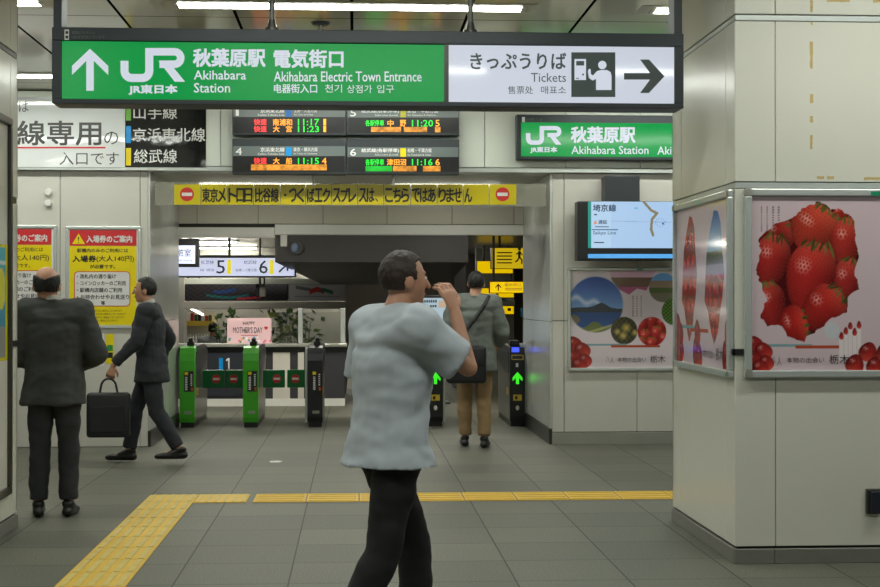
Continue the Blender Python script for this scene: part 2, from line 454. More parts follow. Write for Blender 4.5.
# far pillar on the other side
XL0 = XL - 1.62
mb = MB()
mb.box(XL0 + .015, XL - .015, YP0 + .015, YP1 - .015, 0, CEIL, joint_m)
for z0, z1 in lv:
    for a, b in ((YP0, YP0 + 0.2), (YP0 + 0.2, YP1 - .2), (YP1 - .2, YP1)):
        mb.box(XL - .02, XL, a + .003, b - .003, z0 + .003, z1 - .003, cream_p, 0.0025, 1)
    mb.box(XL0, XL, YP0, YP0 + .02, z0, z1, cream_p); mb.box(XL0, XL, YP1 - .02, YP1, z0, z1, cream_p)
struct(mb.build('wall_left'))
mb = MB()
for z in (ZT, ZR): mb.box(XL0 + .004, XL - .004, YP0 + .004, YP1 - .004, z - .016, z + .016, steel_d, 0.003, 1)
struct(mb.build('trim_3'))
mb = MB(); mb.box(XL0, XL + .006, YP0 - .006, YP1 + .006, 0, zb, base_m, 0.003, 1); struct(mb.build('baseboard_left'))

# hall beyond the gates
hall_wall = mat('hall_wall_brown', rgb(84, 76, 64), 0.5, noise_amt=0.1, noise_scale=2)
mb = MB(); mb.box(-9, 9, HALL_Y, HALL_Y + .2, -0.9, HALL_C, hall_wall); struct(mb.build('wall_hall_back'))
mb = MB(); mb.box(4.6, 4.8, YG + 0.1, HALL_Y, -.9, HALL_C, hall_wall); struct(mb.build('wall_hall_right'))
mb = MB(); mb.box(-6.2, -6.0, YG + .1, HALL_Y, -.9, HALL_C, hall_wall); struct(mb.build('wall_hall_left'))
# stair underside: dark mass that slopes away behind the gates
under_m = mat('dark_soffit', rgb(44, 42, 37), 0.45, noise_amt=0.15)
YS = 21.5
a0, a1 = P(275, 262, Y=YS), P(468, 258, Y=YS)
b0, b1 = P(322, 284.5, Y=26.6), P(452, 284, Y=26.6)
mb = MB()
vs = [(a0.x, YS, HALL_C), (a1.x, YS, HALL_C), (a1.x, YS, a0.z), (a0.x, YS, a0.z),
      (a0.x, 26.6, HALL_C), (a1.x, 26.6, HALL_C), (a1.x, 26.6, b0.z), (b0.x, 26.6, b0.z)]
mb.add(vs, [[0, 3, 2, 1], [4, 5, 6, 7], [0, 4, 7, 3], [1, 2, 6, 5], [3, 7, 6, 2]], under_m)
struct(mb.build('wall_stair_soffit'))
# counter wall
ZC = pz(346.5, 20.45)
cw = mat('counter_dark', rgb(62, 62, 66), 0.35, noise_amt=0.1)
X0c, X1c = -5.9, P(345, 345, Y=20.45).x
mb = MB()
mb.box(X0c, X1c, 20.45, 20.75, 0, ZC, cw)
mb.box(X0c, X1c, 20.42, 20.45, 0, pz(398, 20.45), white_m)
mb.box(P(273, 350, Y=20.45).x, P(290, 350, Y=20.45).x, 20.43, 20.45, pz(398, 20.45), pz(352, 20.45), cream)
mb.box(P(298, 350, Y=20.45).x, P(304, 350, Y=20.45).x, 20.42, 20.45, pz(398, 20.45), pz(352, 20.45), cream)
struct(mb.build('wall_counter'))
mb = MB(); mb.box(X0c, X1c + .03, 20.36, 20.80, ZC, ZC + 0.045, steel, 0.006); struct(mb.build('trim_4'))

# ------------------------------------------------------------------ ceiling luminaires
refl_m = mat('lamp_reflector', rgb(200, 196, 184), 0.4)
LY = P(350, 6, Z=CEIL).y; LX = (P(180, 6, Z=CEIL).x + P(520, 9, Z=CEIL).x) / 2
def luminaire(x, y, label, L=2.45):
    t = thing('ceiling_light', label, 'ceiling light', (x, y, CEIL), 'fluorescent ceiling luminaires')
    mb = MB(); mb.prism([(-L / 2 - .12, -.001), (L / 2 + .12, -.001), (L / 2 + .06, -.008), (-L / 2 - .06, -.008)], 'y', -.15, .15, refl_m)
    mb.v = [(a + x, b + y, c + CEIL) for a, b, c in mb.v]; mb.build('housing', t)
    mb = MB(); n = 8
    pr = [(0.085 * math.cos(math.pi + math.pi * i / n), -.009 + 0.010 * math.sin(math.pi + math.pi * i / n)) for i in range(n + 1)]
    mb.prism([(y + p, CEIL + q) for p, q in pr], 'x', x - L / 2, x + L / 2, tube_m)
    mb.build('diffuser', t, smooth=40)
    for s in (-1, 1): mb = MB(); mb.box(x + s * (L / 2), x + s * (L / 2 + .03), y - .08, y + .08, CEIL - .020, CEIL - .008, white_m, .003); mb.build('end_cap', t)
    return t
names = {
 (0, 0): 'long bright ceiling luminaire directly above the large green and white hanging sign',
 (-1, 0): 'ceiling luminaire whose end shows beside the wall panel top of the poster-framed pillar',
 (1, 0): 'ceiling luminaire whose tip shows between hanging sign corner and strawberry pillar',
 (-1, 1): 'ceiling luminaire before the white film sign, above the standing balding man',
 (0, 1): 'ceiling luminaire close to the gate wall, above the departure boards',
 (1, 1): 'ceiling luminaire close to the gate wall, above the green wall sign',
}
for j in range(-2, 2):
    for i in range(-1, 2):
        luminaire(LX + 3.43 * i, LY + 3.4 * j, names.get((i, j), 'ceiling luminaire of the outer concourse, in the rows before the two pillars'))

# small ceiling device
p = P(320.5, 22.5, Z=CEIL)
t = thing('sprinkler', 'small dark ceiling sprinkler above the top edge of the hanging sign', 'sprinkler', tuple(p))
mb = MB(); mb.tube(p, p + Vector((0, 0, -.02)), .075, dark_m, .06, 16); mb.build('rosette', t, smooth=40)
mb = MB(); mb.tube(p + Vector((0, 0, -.02)), p + Vector((0, 0, -.06)), .014, steel_d); mb.tube(p + Vector((0, 0, -.055)), p + Vector((0, 0, -.062)), .03, steel_d); mb.build('head', t)

# ------------------------------------------------------------------ large hanging sign
YSG = 8.45
fs_ = Face(Y=YSG)
def jr_logo(mb, ox, oy, k, face, m, lift=0.003):
    q = lambda pts: [(ox + k * x, oy + k * y) for x, y in pts]
    mb.cut('railway_emblem')
    # J with the bar and bowl of the R in one stroke, then the leg
    path = [(498, 243), (498, 270)] + arc(527, 283, 29, 180, 90, 8) + [(548, 312)] + arc(569, 284, 28, 90, 0, 8) + [(597, 260), (597, 240)]
    stroke(mb, q(path), 32 * k, face, m, lift)
    shape(mb, q([(581, 192), (706, 192), (613, 222.5), (613, 262), (581, 262)][0:1] + [(613, 192), (613, 262), (581, 262)]), face, m, lift + .0002)
    path = [(600, 207), (660, 207)] + arc(698, 232, 25, -90, 90, 10) + [(660, 257), (638, 257)]
    stroke(mb, q(path), 30 * k, face, m, lift + .0004)
    shape(mb, q([(634, 243), (672, 243), (740, 327), (699, 327)]), face, m, lift + .0006)
t = thing('hanging_sign', 'large illuminated green and white station direction sign hanging from the ceiling', 'sign', (P(367, 106, Y=YSG).x, YSG, P(367, 106, Y=YSG).z))
zt, zb_ = P(367, 31.0, Y=YSG).z, P(367, 106.4, Y=YSG).z
xl, xr = P(52.5, 70, Y=YSG).x, P(683, 70, Y=YSG).x
mb = MB(); mb.box(xl, xr, YSG, YSG + .20, zb_, zt, dark_m, .008)
mb.build('casing', t)
# proud frame around the faces
mb = MB()
mb.box(xl, xr, YSG - .02, YSG, zt - .075, zt, dark_m, .004); mb.box(xl, xr, YSG - .02, YSG, zb_, zb_ + .028, dark_m, .004)
mb.box(xl, xl + .055, YSG - .02, YSG, zb_ + .028, zt - .075, dark_m, .004); mb.box(xr - .055, xr, YSG - .02, YSG, zb_ + .028, zt - .075, dark_m, .004)
xm0, xm1 = P(444, 70, Y=YSG).x, P(448.5, 70, Y=YSG).x
mb.box(xm0, xm1, YSG - .016, YSG, zb_ + .028, zt - .075, steel_d)
mb.build('frame', t)
mb = MB(); mb.box(xl + .055, xm0, YSG - .008, YSG, zb_ + .03, zt - .078, g_lit); mb.build('green_face', t, label='lit green face with white station name')
mb = MB(); mb.box(xm1, xr - .055, YSG - .008, YSG, zb_ + .03, zt - .078, w_lit); mb.build('white_face', t, label='lit white face pointing to tickets')
F1 = Face(Y=YSG, off=.008)
mb = MB(); mb.cut('arrow')
shape(mb, [(x / 4, y / 4) for x, y in [(360, 195), (433, 264), (433, 300), (375, 243), (375, 363), (345, 363), (345, 243), (288, 300), (288, 264)]], F1, wt_lit)
jr_logo(mb, 0, 0, .25, F1, wt_lit)
text(mb, 'JR東日本', 129, 85, 177, 94.5, F1, wt_lit, .03)
text(mb, '秋葉原駅', 193.5, 49, 265, 66.5, F1, wt_lit, .022)
text(mb, '電気街口', 274, 50, 343, 67.5, F1, wt_lit, .022)
text(mb, 'Akihabara', 194, 70.5, 246, 79.5, F1, wt_lit, .012)
text(mb, 'Station', 194, 83, 230, 92.5, F1, wt_lit, .012)
text(mb, 'Akihabara Electric Town Entrance', 274, 71.5, 421.5, 81.5, F1, wt_lit, .012)
text(mb, '电器街入口', 274, 84, 317, 93, F1, wt_lit, .01)
text(mb, '천기', 325, 84.5, 342, 92.5, F1, wt_lit, .004)
text(mb, '상점가', 347, 85, 372, 93, F1, wt_lit, .004)
text(mb, '입구', 377, 85, 394, 93, F1, wt_lit, .004)
mb.build('lettering', t, label='white letters, arrow and railway emblem')
mb = MB()
text(mb, 'きっぷうりば', 470.5, 53, 566, 69, F1, ink, .012)
text(mb, 'Tickets', 531, 73, 566, 82, F1, ink)
text(mb, '售票处', 508, 86, 533, 94, F1, ink); text(mb, '매표소', 541, 86, 566, 94, F1, ink)
mb.cut('arrow')
shape(mb, [(624, 73), (650, 73), (640, 59.5), (649, 59.5), (664.5, 76.3), (649, 93), (640, 93), (650, 79.6), (624, 79.6)], F1, ink)
mb.build('lettering', t, label='dark grey letters and arrow')
mb = MB()
rect(mb, 571.3, 52.3, 615.3, 97, F1, ink, .002)
shape(mb, [(574.5, 59), (586, 59), (586, 80), (574.5, 80)], F1, wt_lit, .003)
rect(mb, 576.2, 61, 584.2, 65.5, F1, ink, .004); disc(mb, 583, 74.5, 1, F1, ink, .004); rect(mb, 576, 78, 579, 78.8, F1, ink, .004)
disc(mb, 602.3, 65, 4.2, F1, wt_lit, .003)
shape(mb, [(596, 90), (596, 79), (592.5, 80.5), (589, 78), (587.8, 71.5), (588.8, 69), (590.6, 69), (591, 74), (593, 75.5), (597, 71), (601, 70), (607, 70), (610.5, 72), (611.5, 76), (611.5, 90)], F1, wt_lit, .003)
mb.build('pictogram', t, label='ticket machine pictogram')
FT = Face(Y=YSG, off=.02)
mb = MB(); rect(mb, 64.5, 29.5, 69, 40, FT, print_w, .001); rect(mb, 65.4, 31, 68.2, 34, FT, dark_m, .002); rect(mb, 65.4, 35.5, 68.2, 38.5, FT, dark_m, .002)
text(mb, '環境にやさしい', 72, 31, 95, 34, FT, hdr_m); text(mb, 'LEDを使用しています', 72, 35.5, 105, 38.5, FT, hdr_m)
mb.build('notice', t)
for u in (272, 470.5):
    x = P(u, 31, Y=YSG + .1).x
    mb = MB(); mb.tube((x, YSG + .1, zt), (x, YSG + .1, CEIL), .017, steel_d, n=14); mb.tube((x, YSG + .1, zt), (x, YSG + .1, zt + .03), .045, steel_d, .04, 14); mb.tube((x, YSG + .1, zt + .03), (x, YSG + .1, zt + .075), .028, steel_d, .02, 14)
    mb.build('rod', t, smooth=40)
for x in (xl + .024, xr - .024):
    mb = MB(); mb.box(x - .024, x + .024, YSG + .02, YSG + .18, zt, CEIL, dark_m, .003); mb.build('end_post', t)

# ------------------------------------------------------------------ white and black line signs on the fascia
YF = YB - .07
fF = Face(Y=YF, off=.012)
def board(u0, v0, u1, v1, Y, th, m, bev=.003):
    a = P(u0, v0, Y=Y - th); b = P(u1, v1, Y=Y - th)
    mb = MB(); mb.box(a.x, b.x, Y - th, Y - .001, a.z, b.z, m, bev); return mb
a = P(60, 168, Y=YF)
t = thing('entrance_sign', 'large white wall sign with grey writing and a red line under it', 'sign', tuple(a))
board(-45, 96.5, 125, 167.5, YF, .012, film_w).build('panel', t)
mb = MB(); G = mat('sign_grey_ink', rgb(66, 66, 64), .4)
text(mb, 'は', 19, 101, 28.5, 112, fF, G)
text(mb, '線専用', 17.5, 121, 101, 145, fF, G, .012); text(mb, 'の', 104, 131.5, 118.5, 144.5, fF, G, .004)
text(mb, '入口です', 59.5, 152, 119, 165, fF, G, .004)
mb.build('lettering', t)
mb = MB(); rect(mb, -40, 146.8, 105.5, 148.4, fF, red_ink, .002); mb.build('red_line', t)
a = P(165, 168, Y=YF)
t = thing('line_sign', 'black wall sign listing three train lines with coloured bars', 'sign', tuple(a))
board(125.3, 96.5, 206, 167.5, YF, .012, film_k).build('panel', t)
mb = MB()
text(mb, '山手線', 133.5, 106.5, 177, 119, fF, ink_w, .006); text(mb, '京浜東北線', 133, 128, 205, 141.5, fF, ink_w, .006); text(mb, '総武線', 134, 149.5, 177, 163, fF, ink_w, .006)
mb.build('lettering', t)
for v0, v1, m, nm in ((105, 120.5, lgreen_ink, 'green bar'), (126, 143, blue_ink, 'blue bar'), (148, 165.5, yel_ink, 'yellow bar')):
    mb = MB(); rect(mb, 126, v0, 131, v1, fF, m, .002); mb.build('colour_bar', t, label=nm)

# ------------------------------------------------------------------ departure boards
def departure(u0, v0, u1, v1, vh, num, line, eng, dest, deng, block, rows, label):
    Yb = YF - .16; a = P((u0 + u1) / 2, v1, Y=YF)
    t = thing('departure_board', label, 'departure board', tuple(a), 'departure boards over the gates')
    A = P(u0, v0, Y=Yb); B = P(u1, v1, Y=Yb)
    mb = MB(); mb.box(A.x, B.x, Yb, YF - .002, A.z, B.z, dark_m, .006); mb.build('housing', t)
    ff = Face(Y=Yb)
    mb = MB(); rect(mb, u0 + .8, max(v0 + 1.2, vh - 9.8), u1 - .8, vh, ff, hdr_m, .002); mb.build('header', t)
    mb = MB(); rect(mb, u0 + 1.2, vh, u1 - 1.2, v1 - 2.4, ff, led_bg, .002); mb.build('screen', t)
    mb = MB(); k = vh - v0
    text(mb, num, u0 + 3.5, vh - 8.2, u0 + (6.5 if num == '1' else 9.5), vh - 1.2, ff, ink_w, .01, .004)
    text(mb, line[0], line[1], vh - 8.6, line[2], vh - 4.2, ff, ink_w, .01, .004)
    text(mb, eng[0], eng[1], vh - 3.2, eng[2], vh - 1.0, ff, ink_w, .0, .004)
    text(mb, dest[0], dest[1], vh - 8.6, dest[2], vh - 4.6, ff, ink_w, .006, .004)
    text(mb, deng[0], deng[1], vh - 3.2, deng[2], vh - 1.2, ff, ink_w, .0, .004)
    mb.build('lettering', t)
    mb = MB(); rect(mb, block[0], vh - 8.8, block[1], vh - .2, ff, block[2], .003); mb.build('line_colour', t)
    mb = MB()
    for s, x0, y0, x1, y1, m in rows:
        mb.cut()
        if s is None: rect(mb, x0, y0, x1, y1, ff, m, .004)
        else: text(mb, s, x0, y0, x1, y1, ff, m, .008, .004)
    mb.build('led_text', t)
    return t
led_sa = mat('led_amber_strip', rgb(200, 122, 36), .4, emit=.7, noise_amt=.95, noise_scale=22, detail=1)
led_sg = mat('led_green_strip', rgb(16, 160, 40), .4, emit=.7, noise_amt=.75, noise_scale=9, detail=6)
blue_d = mat('line_blue', rgb(0, 104, 190), .4)
departure(232.3, 107.5, 346, 135.5, 117, '1', ('京浜東北線', 260.5, 284.5), ('Keihin-Tohoku Line', 258, 284.5), ('上野・大宮方面', 294, 317), ('for Ueno & Omiya', 294, 313), (286, 291.5, blue_d),
    [('快速', 254, 119, 266.5, 125, led_r), ('快速', 254, 126, 266.5, 132, led_r), ('南浦和', 273, 119, 292, 125.5, led_a), ('大', 273, 126, 279.5, 132, led_a), ('宮', 286, 126, 292, 132, led_a),
     ('11:17', 298, 119, 319, 125.3, led_g), ('11:23', 298, 126, 319, 132, led_g), ('1', 323.5, 119, 326, 125.3, led_a), ('1', 323.5, 126, 326, 132, led_a)],
    'departure board showing platform 1, blue block and two lines of times')
departure(346.6, 107.5, 459.3, 135.5, 117.5, '5', ('総武線(各駅停車)', 361.5, 399), ('Sobu Line (Local)', 375, 398), ('新宿・中野方面', 407.5, 438), ('for Shinjuku & Nakano', 407.5, 436), (400.5, 406, mat('line_olive', rgb(200, 190, 20), .4)),
    [('各駅停車', 365.5, 120, 384, 126, led_g), ('中', 387.5, 120, 393.5, 126.5, led_a), ('野', 400, 120, 406, 126.5, led_a), ('11:20', 412, 120, 433, 126.5, led_g), ('5', 435.5, 120, 439.5, 126.5, led_a),
     (None, 371, 127, 401, 132, led_sa), (None, 404, 127, 427, 132, led_sa), (None, 435, 127, 440.5, 132.3, led_sa)],
    'departure board showing platform 5, olive block and one train at 11:20')
departure(232.3, 138.5, 346, 174.5, 156, '4', ('京浜東北線', 260.5, 284.5), ('Keihin-Tohoku Line', 258, 284.5), ('東京・横浜方面', 293.5, 317.5), ('for Tokyo & Yokohama', 293.5, 317), (286, 291.5, blue_ink),
    [('快速', 254, 157.8, 266.5, 164, led_r), ('大', 273, 157.8, 279.5, 164, led_a), ('船', 286, 157.8, 292, 164, led_a), ('11:15', 298, 158, 319, 164, led_g), ('4', 322, 157.8, 326.5, 164, led_a),
     (None, 251, 164.5, 326.8, 170.3, led_sa)],
    'departure board showing platform 4, sky blue block and amber strip')
departure(346.6, 138.5, 459.3, 174.5, 157, '6', ('総武線(各駅停車)', 361.5, 399), ('Sobu Line (Local)', 375, 398), ('船橋・千葉方面', 407.5, 431.5), ('for Funabashi & Chiba', 407.5, 431), (400.3, 406, yel_ink),
    [('各駅停車', 365.5, 159, 384, 165.3, led_g), ('津田沼', 387, 159, 406, 165.3, led_a), ('11:16', 412, 159, 432.5, 165.3, led_g), ('6', 435.5, 159, 439.8, 165.3, led_a),
     (None, 365.5, 166, 392, 171.3, led_sg), (None, 393, 166, 416.5, 171.3, led_sa), (None, 423, 166, 440.5, 171.3, led_sa)],
    'departure board showing platform 6, yellow block and green strip')

# ------------------------------------------------------------------ green wall sign
Yb = YF - .12
A = P(516.5, 114.5, Y=Yb); 
t = thing('station_sign', 'lit green station name sign mounted on the wall above the display screen', 'sign', tuple(P(620, 160, Y=YF)))
B = P(760, 160, Y=Yb)
mb = MB(); mb.box(A.x, B.x, Yb, YF - .002, P(600, 160, Y=Yb).z, P(600, 115, Y=Yb).z, dark_m, .008); mb.build('casing', t)
ff = Face(Y=Yb, off=.004)
mb = MB(); a = P(521, 123, Y=Yb); b = P(756, 156.8, Y=Yb); mb.box(a.x, b.x, Yb - .004, Yb + .01, P(600, 156.8, Y=Yb).z, P(600, 123, Y=Yb).z, g2_lit); mb.build('green_face', t)
mb = MB(); jr_logo(mb, 526 - 482 * .138, 126 - 192 * .138, .138, ff, wt_lit)
text(mb, 'JR東日本', 530.5, 147, 557, 153, ff, wt_lit, .03)
text(mb, '秋葉原駅', 571.3, 127, 635, 142.5, ff, wt_lit, .022); text(mb, 'Akihabara Station', 571.5, 146, 648.5, 154, ff, wt_lit, .012)
text(mb, 'Akihabara', 657.5, 146.5, 700, 154.5, ff, wt_lit, .012)
mb.build('lettering', t)
mb = MB(); rect(mb, 522, 117, 525, 122, Face(Y=Yb), print_w, .002); text(mb, 'LEDを使用しています', 526, 118, 543, 121.5, Face(Y=Yb), hdr_m); mb.build('notice', t)

# ------------------------------------------------------------------ yellow no-entry banner
YN = YB - .02
fN = Face(Y=YN)
a = P(345, 206, Y=YN)
t = thing('overhead_banner', 'long yellow strip notice with no-entry discs hung across the gate opening', 'sign', tuple(a))
acr = mat('hazy_acrylic', rgb(206, 206, 190), .12, trans=.75)
A = P(155, 182, Y=YN); B = P(546, 206.5, Y=YN)
mb = MB(); mb.box(A.x, B.x, YN, YN + .012, B.z, A.z, acr, .002); mb.build('acrylic_panel', t)
mb = MB(); us = [173.5, 200.8, 227, 253.5, 280, 305.5, 331.5, 357.5, 383.5, 410.5, 437, 463, 489, 516.5]
for i in range(len(us) - 1): rect(mb, us[i] + .7, 184.4, us[i + 1] - .3, 204.6, fN, mat('banner_yellow', rgb(208, 190, 12), .3), .001)
mb.build('yellow_sheet', t)
mb = MB()
cells = '東京メ|トロ日|比谷線|・つく|ばエク|スプレ|スは、|こちら|ではあ|りませ|ん'.split('|')
for i, c in enumerate(cells):
    u0, u1 = us[i + 1] + 1.6, us[i + 2] - 1.0
    for k, ch in enumerate(c):
        q0 = u0 + (u1 - u0) * k / 3; q1 = u0 + (u1 - u0) * (k + 1) / 3 - .5
        if ch == '・': mb.cut(); disc(mb, (q0 + q1) / 2, 195, 1.3, fN, ink_k, .003)
        elif ch == '、': text(mb, ch, q0 + .5, 198, q0 + 3.5, 202, fN, ink_k, .01, .003)
        else: text(mb, ch, q0, 188.3, q1, 202, fN, ink_k, .030, .003)
mb.build('lettering', t)
for u in (187, 502.5):
    mb = MB(); disc(mb, u, 194.3, 7, fN, red_ink, .003); rect(mb, u - 5.2, 192.6, u + 5.2, 196, fN, print_w, .004); mb.build('no_entry_disc', t)
for u in (313.5, 393.5):
    x = P(u, 180, Y=YN).x; mb = MB(); mb.box(x - .012, x + .012, YN - .004, YN + .02, P(u, 186, Y=YN).z, ZO, steel, .002); mb.build('hanger', t)

# ------------------------------------------------------------------ framed ticket notices
def notice(u0, u1, v0, v1, label, clip_u0=None):
    Yn = YB - .025; a = P((u0 + u1) / 2, v1, Y=YB)
    t = thing('framed_notice', label, 'notice', tuple(a), 'framed platform ticket notices')
    A = P(u0, v0, Y=Yn); B = P(u1, v1, Y=Yn); w_ = .032
    mb = MB(); mb.box(A.x, B.x, Yn, YB - .002, A.z, A.z - w_, alu, .006); mb.box(A.x, B.x, Yn, YB - .002, B.z + w_, B.z, alu, .006)
    mb.box(A.x, A.x + w_, Yn, YB - .002, B.z + w_, A.z - w_, alu, .006); mb.box(B.x - w_, B.x, Yn, YB - .002, B.z + w_, A.z - w_, alu, .006)
    mb.build('frame', t)
    f = Face(Y=Yn + .012)
    mb = MB(); rect(mb, u0 + 2.5, v0 + 2.5, u1 - 2.5, v1 - 2.5, f, print_w, .0)
    mb.build('backing', t)
    k = u0 - 65.5; d = v0 - 226
    mb = MB(); rect(mb, 69.5 + k, 230 + d, 136.5 + k, 245.8 + d, f, red_ink, .002); mb.build('heading_band', t)
    mb = MB(); rect(mb, 69.5 + k, 246 + d, 136.5 + k, 325 + d, f, yel_ink, .002); mb.build('yellow_sheet', t)
    mb = MB(); shape(mb, [(x + k, y + d) for x, y in rrect_pts(74, 271.3, 130.3, 306.5, 4)], f, red_ink, .003); shape(mb, [(x + k, y + d) for x, y in rrect_pts(74.8, 272.1, 129.5, 305.7, 3.5)], f, print_w, .004); mb.build('text_box', t)
    mb = MB()
    mb.cut('warning_triangle')
    shape(mb, [(78.5 + k, 233.5 + d), (85 + k, 244 + d), (72 + k, 244 + d)], f, yel_ink, .003)
    text(mb, '!', 77.9 + k, 236.5 + d, 79.1 + k, 243 + d, f, ink_k, .02, .004)
    text(mb, '入場券のご案内', 86.5 + k, 235.5 + d, 132 + k, 242.5 + d, f, print_w, .02, .004)
    text(mb, '駅構内のみのご利用には', 77 + k, 248.5 + d, 128 + k, 252.5 + d, f, ink_k, .01, .004)
    text(mb, '入場券', 72.5 + k, 255.5 + d, 96 + k, 262 + d, f, ink_k, .02, .004); text(mb, '(大人140円)', 96.5 + k, 255.5 + d, 134 + k, 262.5 + d, f, ink_k, .006, .004)
    text(mb, 'が必要です。', 90 + k, 264.5 + d, 115 + k, 268.5 + d, f, ink_k, .01, .004)
    for i, s in enumerate(('・改札内の通り抜け', '・コインロッカーのご利用', '・駅構内店舗のご利用', '・お待合わせやお見送り')):
        text(mb, s, 77 + k, 274 + d + 6.9 * i, (116, 125.5, 122, 129)[i] + k, 278.6 + d + 6.9 * i, f, ink_k, .012, .005)
    text(mb, '等', 101 + k, 301 + d, 105 + k, 305 + d, f, ink_k, .01, .005)
    for i in range(4): text(mb, '一部お使いになれない場合もございますので', 83 + k, 309.5 + d + 3.3 * i, (122, 126, 124, 118)[i] + k, 311.8 + d + 3.3 * i, f, ink_k, .0, .004)
    mb.build('lettering', t)
notice(65.5, 141, 226, 328.5, 'framed red and yellow platform ticket notice beside the gate opening')
notice(-19.5, 56.5, 225, 327.5, 'framed red and yellow platform ticket notice partly hidden by the balding man')
# two round lamps and stickers on the wall
for v, l in ((192.5, 'upper of two round cream wall buttons above the ticket notices'), (203.3, 'lower of two round cream wall buttons above the ticket notices')):
    p = P(48.3, v, Y=YB); mb = MB(); mb.tube(p, p + Vector((0, -.03, 0)), .042, cream, .038, 20); mb.tube(p + Vector((0, -.03, 0)), p + Vector((0, -.04, 0)), .034, white_m, .028, 20)
    tag(mb.build('wall_button', smooth=40), l, 'wall button')
fW = Face(Y=YB)
mb = MB(); rect(mb, 92.5, 333, 104, 366, fW, print_w, .002); 
for i in range(4): rect(mb, 95.5, 336 + 6.5 * i, 101.5, 337.2 + 6.5 * i, fW, red_ink, .003); rect(mb, 97.6, 335 + 6.5 * i, 99, 340.5 + 6.5 * i, fW, red_ink, .003)
tag(mb.build('white_sticker'), 'white sticker with red characters on the wall below the ticket notice', 'sticker')
mb = MB(); rect(mb, 106, 334, 114, 364, fW, yel_ink, .002); rect(mb, 107.2, 345, 112.8, 351, fW, mat('sticker_green', rgb(40, 150, 70), .4), .003); rect(mb, 107.2, 352.5, 112.8, 358, fW, ink_k, .003)
tag(mb.build('yellow_sticker'), 'narrow yellow sticker with green patch below the ticket notice', 'sticker')

# ------------------------------------------------------------------ display screen
Yt = YB - .30
A = P(577.5, 201, Y=Yt); B = P(686, 260.5, Y=Yt)
t = thing('display_screen', 'wall-mounted screen with train line map on pale blue, in a black case', 'screen', tuple(P(630, 260, Y=YB)))
mb = MB(); mb.box(A.x, B.x, Yt, YB - .10, B.z, A.z, black_m, .01)
mb.box(P(603, 190, Y=YB - .1).x, P(637, 190, Y=YB - .1).x, YB - .25, YB - .001, A.z - .03, P(620, 176.5, Y=YB - .15).z, dark_m, .006)
mb.build('casing', t)
fS = Face(Y=Yt)
def scr(x, y):
    u = 588 + x * 94; v = 248 - y * 46.5
    C = np.zeros(x.shape + (3,)) + np.array([180, 214, 250]) / 255.
    C[u < 611] = np.array([190, 222, 252]) / 255.
    C[u < 591.2] = np.array([0, 150, 140]) / 255.
    C[(v > 229) & (v < 230) & (u > 591.5) & (u < 618)] = np.array([60, 90, 140]) / 255.
    def seg(x0, y0, x1, y1, w_, col):
        dx, dy = x1 - x0, y1 - y0; tt = np.clip(((u - x0) * dx + (v - y0) * dy) / (dx * dx + dy * dy), 0, 1)
        d = np.hypot(u - x0 - tt * dx, v - y0 - tt * dy); C[d < w_] = np.array(col) / 255.
    seg(611, 221, 672, 222, .35, (150, 185, 220))
    for a, b in zip([(644, 202), (651, 210), (657, 213), (652, 219), (651, 229), (655, 235)][:-1], [(651, 210), (657, 213), (652, 219), (651, 229), (653, 235), (657, 234)]): seg(*a, *b, 1.3, (140, 130, 95))
    for a in range(12):
        tt = a * .55; seg(660 + 3 * math.cos(tt) * 1.6, 222 + 4 * math.sin(tt), 660.4 + 3 * math.cos(tt) * 1.6, 222.4 + 4 * math.sin(tt), .35, (130, 150, 200))
    C[(np.hypot(u - 663, v - 223.5) < 1.0)] = np.array([60, 60, 170]) / 255.
    C[(np.hypot((u - 636), (v - 208) * 2) < 2)] = np.array([120, 190, 235]) / 255.
    return C
a = fS.pt(588, 248, .002); b = fS.pt(682, 248, .002); c = fS.pt(588, 201.5, .002)
raster('screen', a, (1, 0, 0), (0, 0, 1), (b - a).x, (c - a).z, 190, 95, scr, screen_m, t)
mb = MB(); rect(mb, 588, 254, 682, 258.2, fS, mat('screen_blue', rgb(86, 160, 225), .2, emit=.6), .002); mb.build('ticker_strip', t)
scr_ink = mat('screen_ink', rgb(40, 60, 95), .4)
mb = MB()
text(mb, '埼京線', 593, 204.5, 616, 211.5, fS, scr_ink, .015, .004); text(mb, 'Saikyo Line', 593, 231, 616, 235.5, fS, mat('screen_teal', rgb(40, 90, 130), .4), .01, .004)
text(mb, '遅延', 598.5, 220, 607, 224, fS, scr_ink, .012, .004); shape(mb, [(593.5, 224), (597.5, 224), (595.5, 220)], fS, mat('screen_orange', rgb(225, 140, 100), .4, emit=.3), .004)
mb.cut('small_print'); rect(mb, 594, 214, 597, 215.2, fS, scr_ink, .004); rect(mb, 595, 226.4, 609, 227.2, fS, scr_ink, .004); rect(mb, 594, 242, 604, 243, fS, scr_ink, .004)
mb.build('lettering', t)

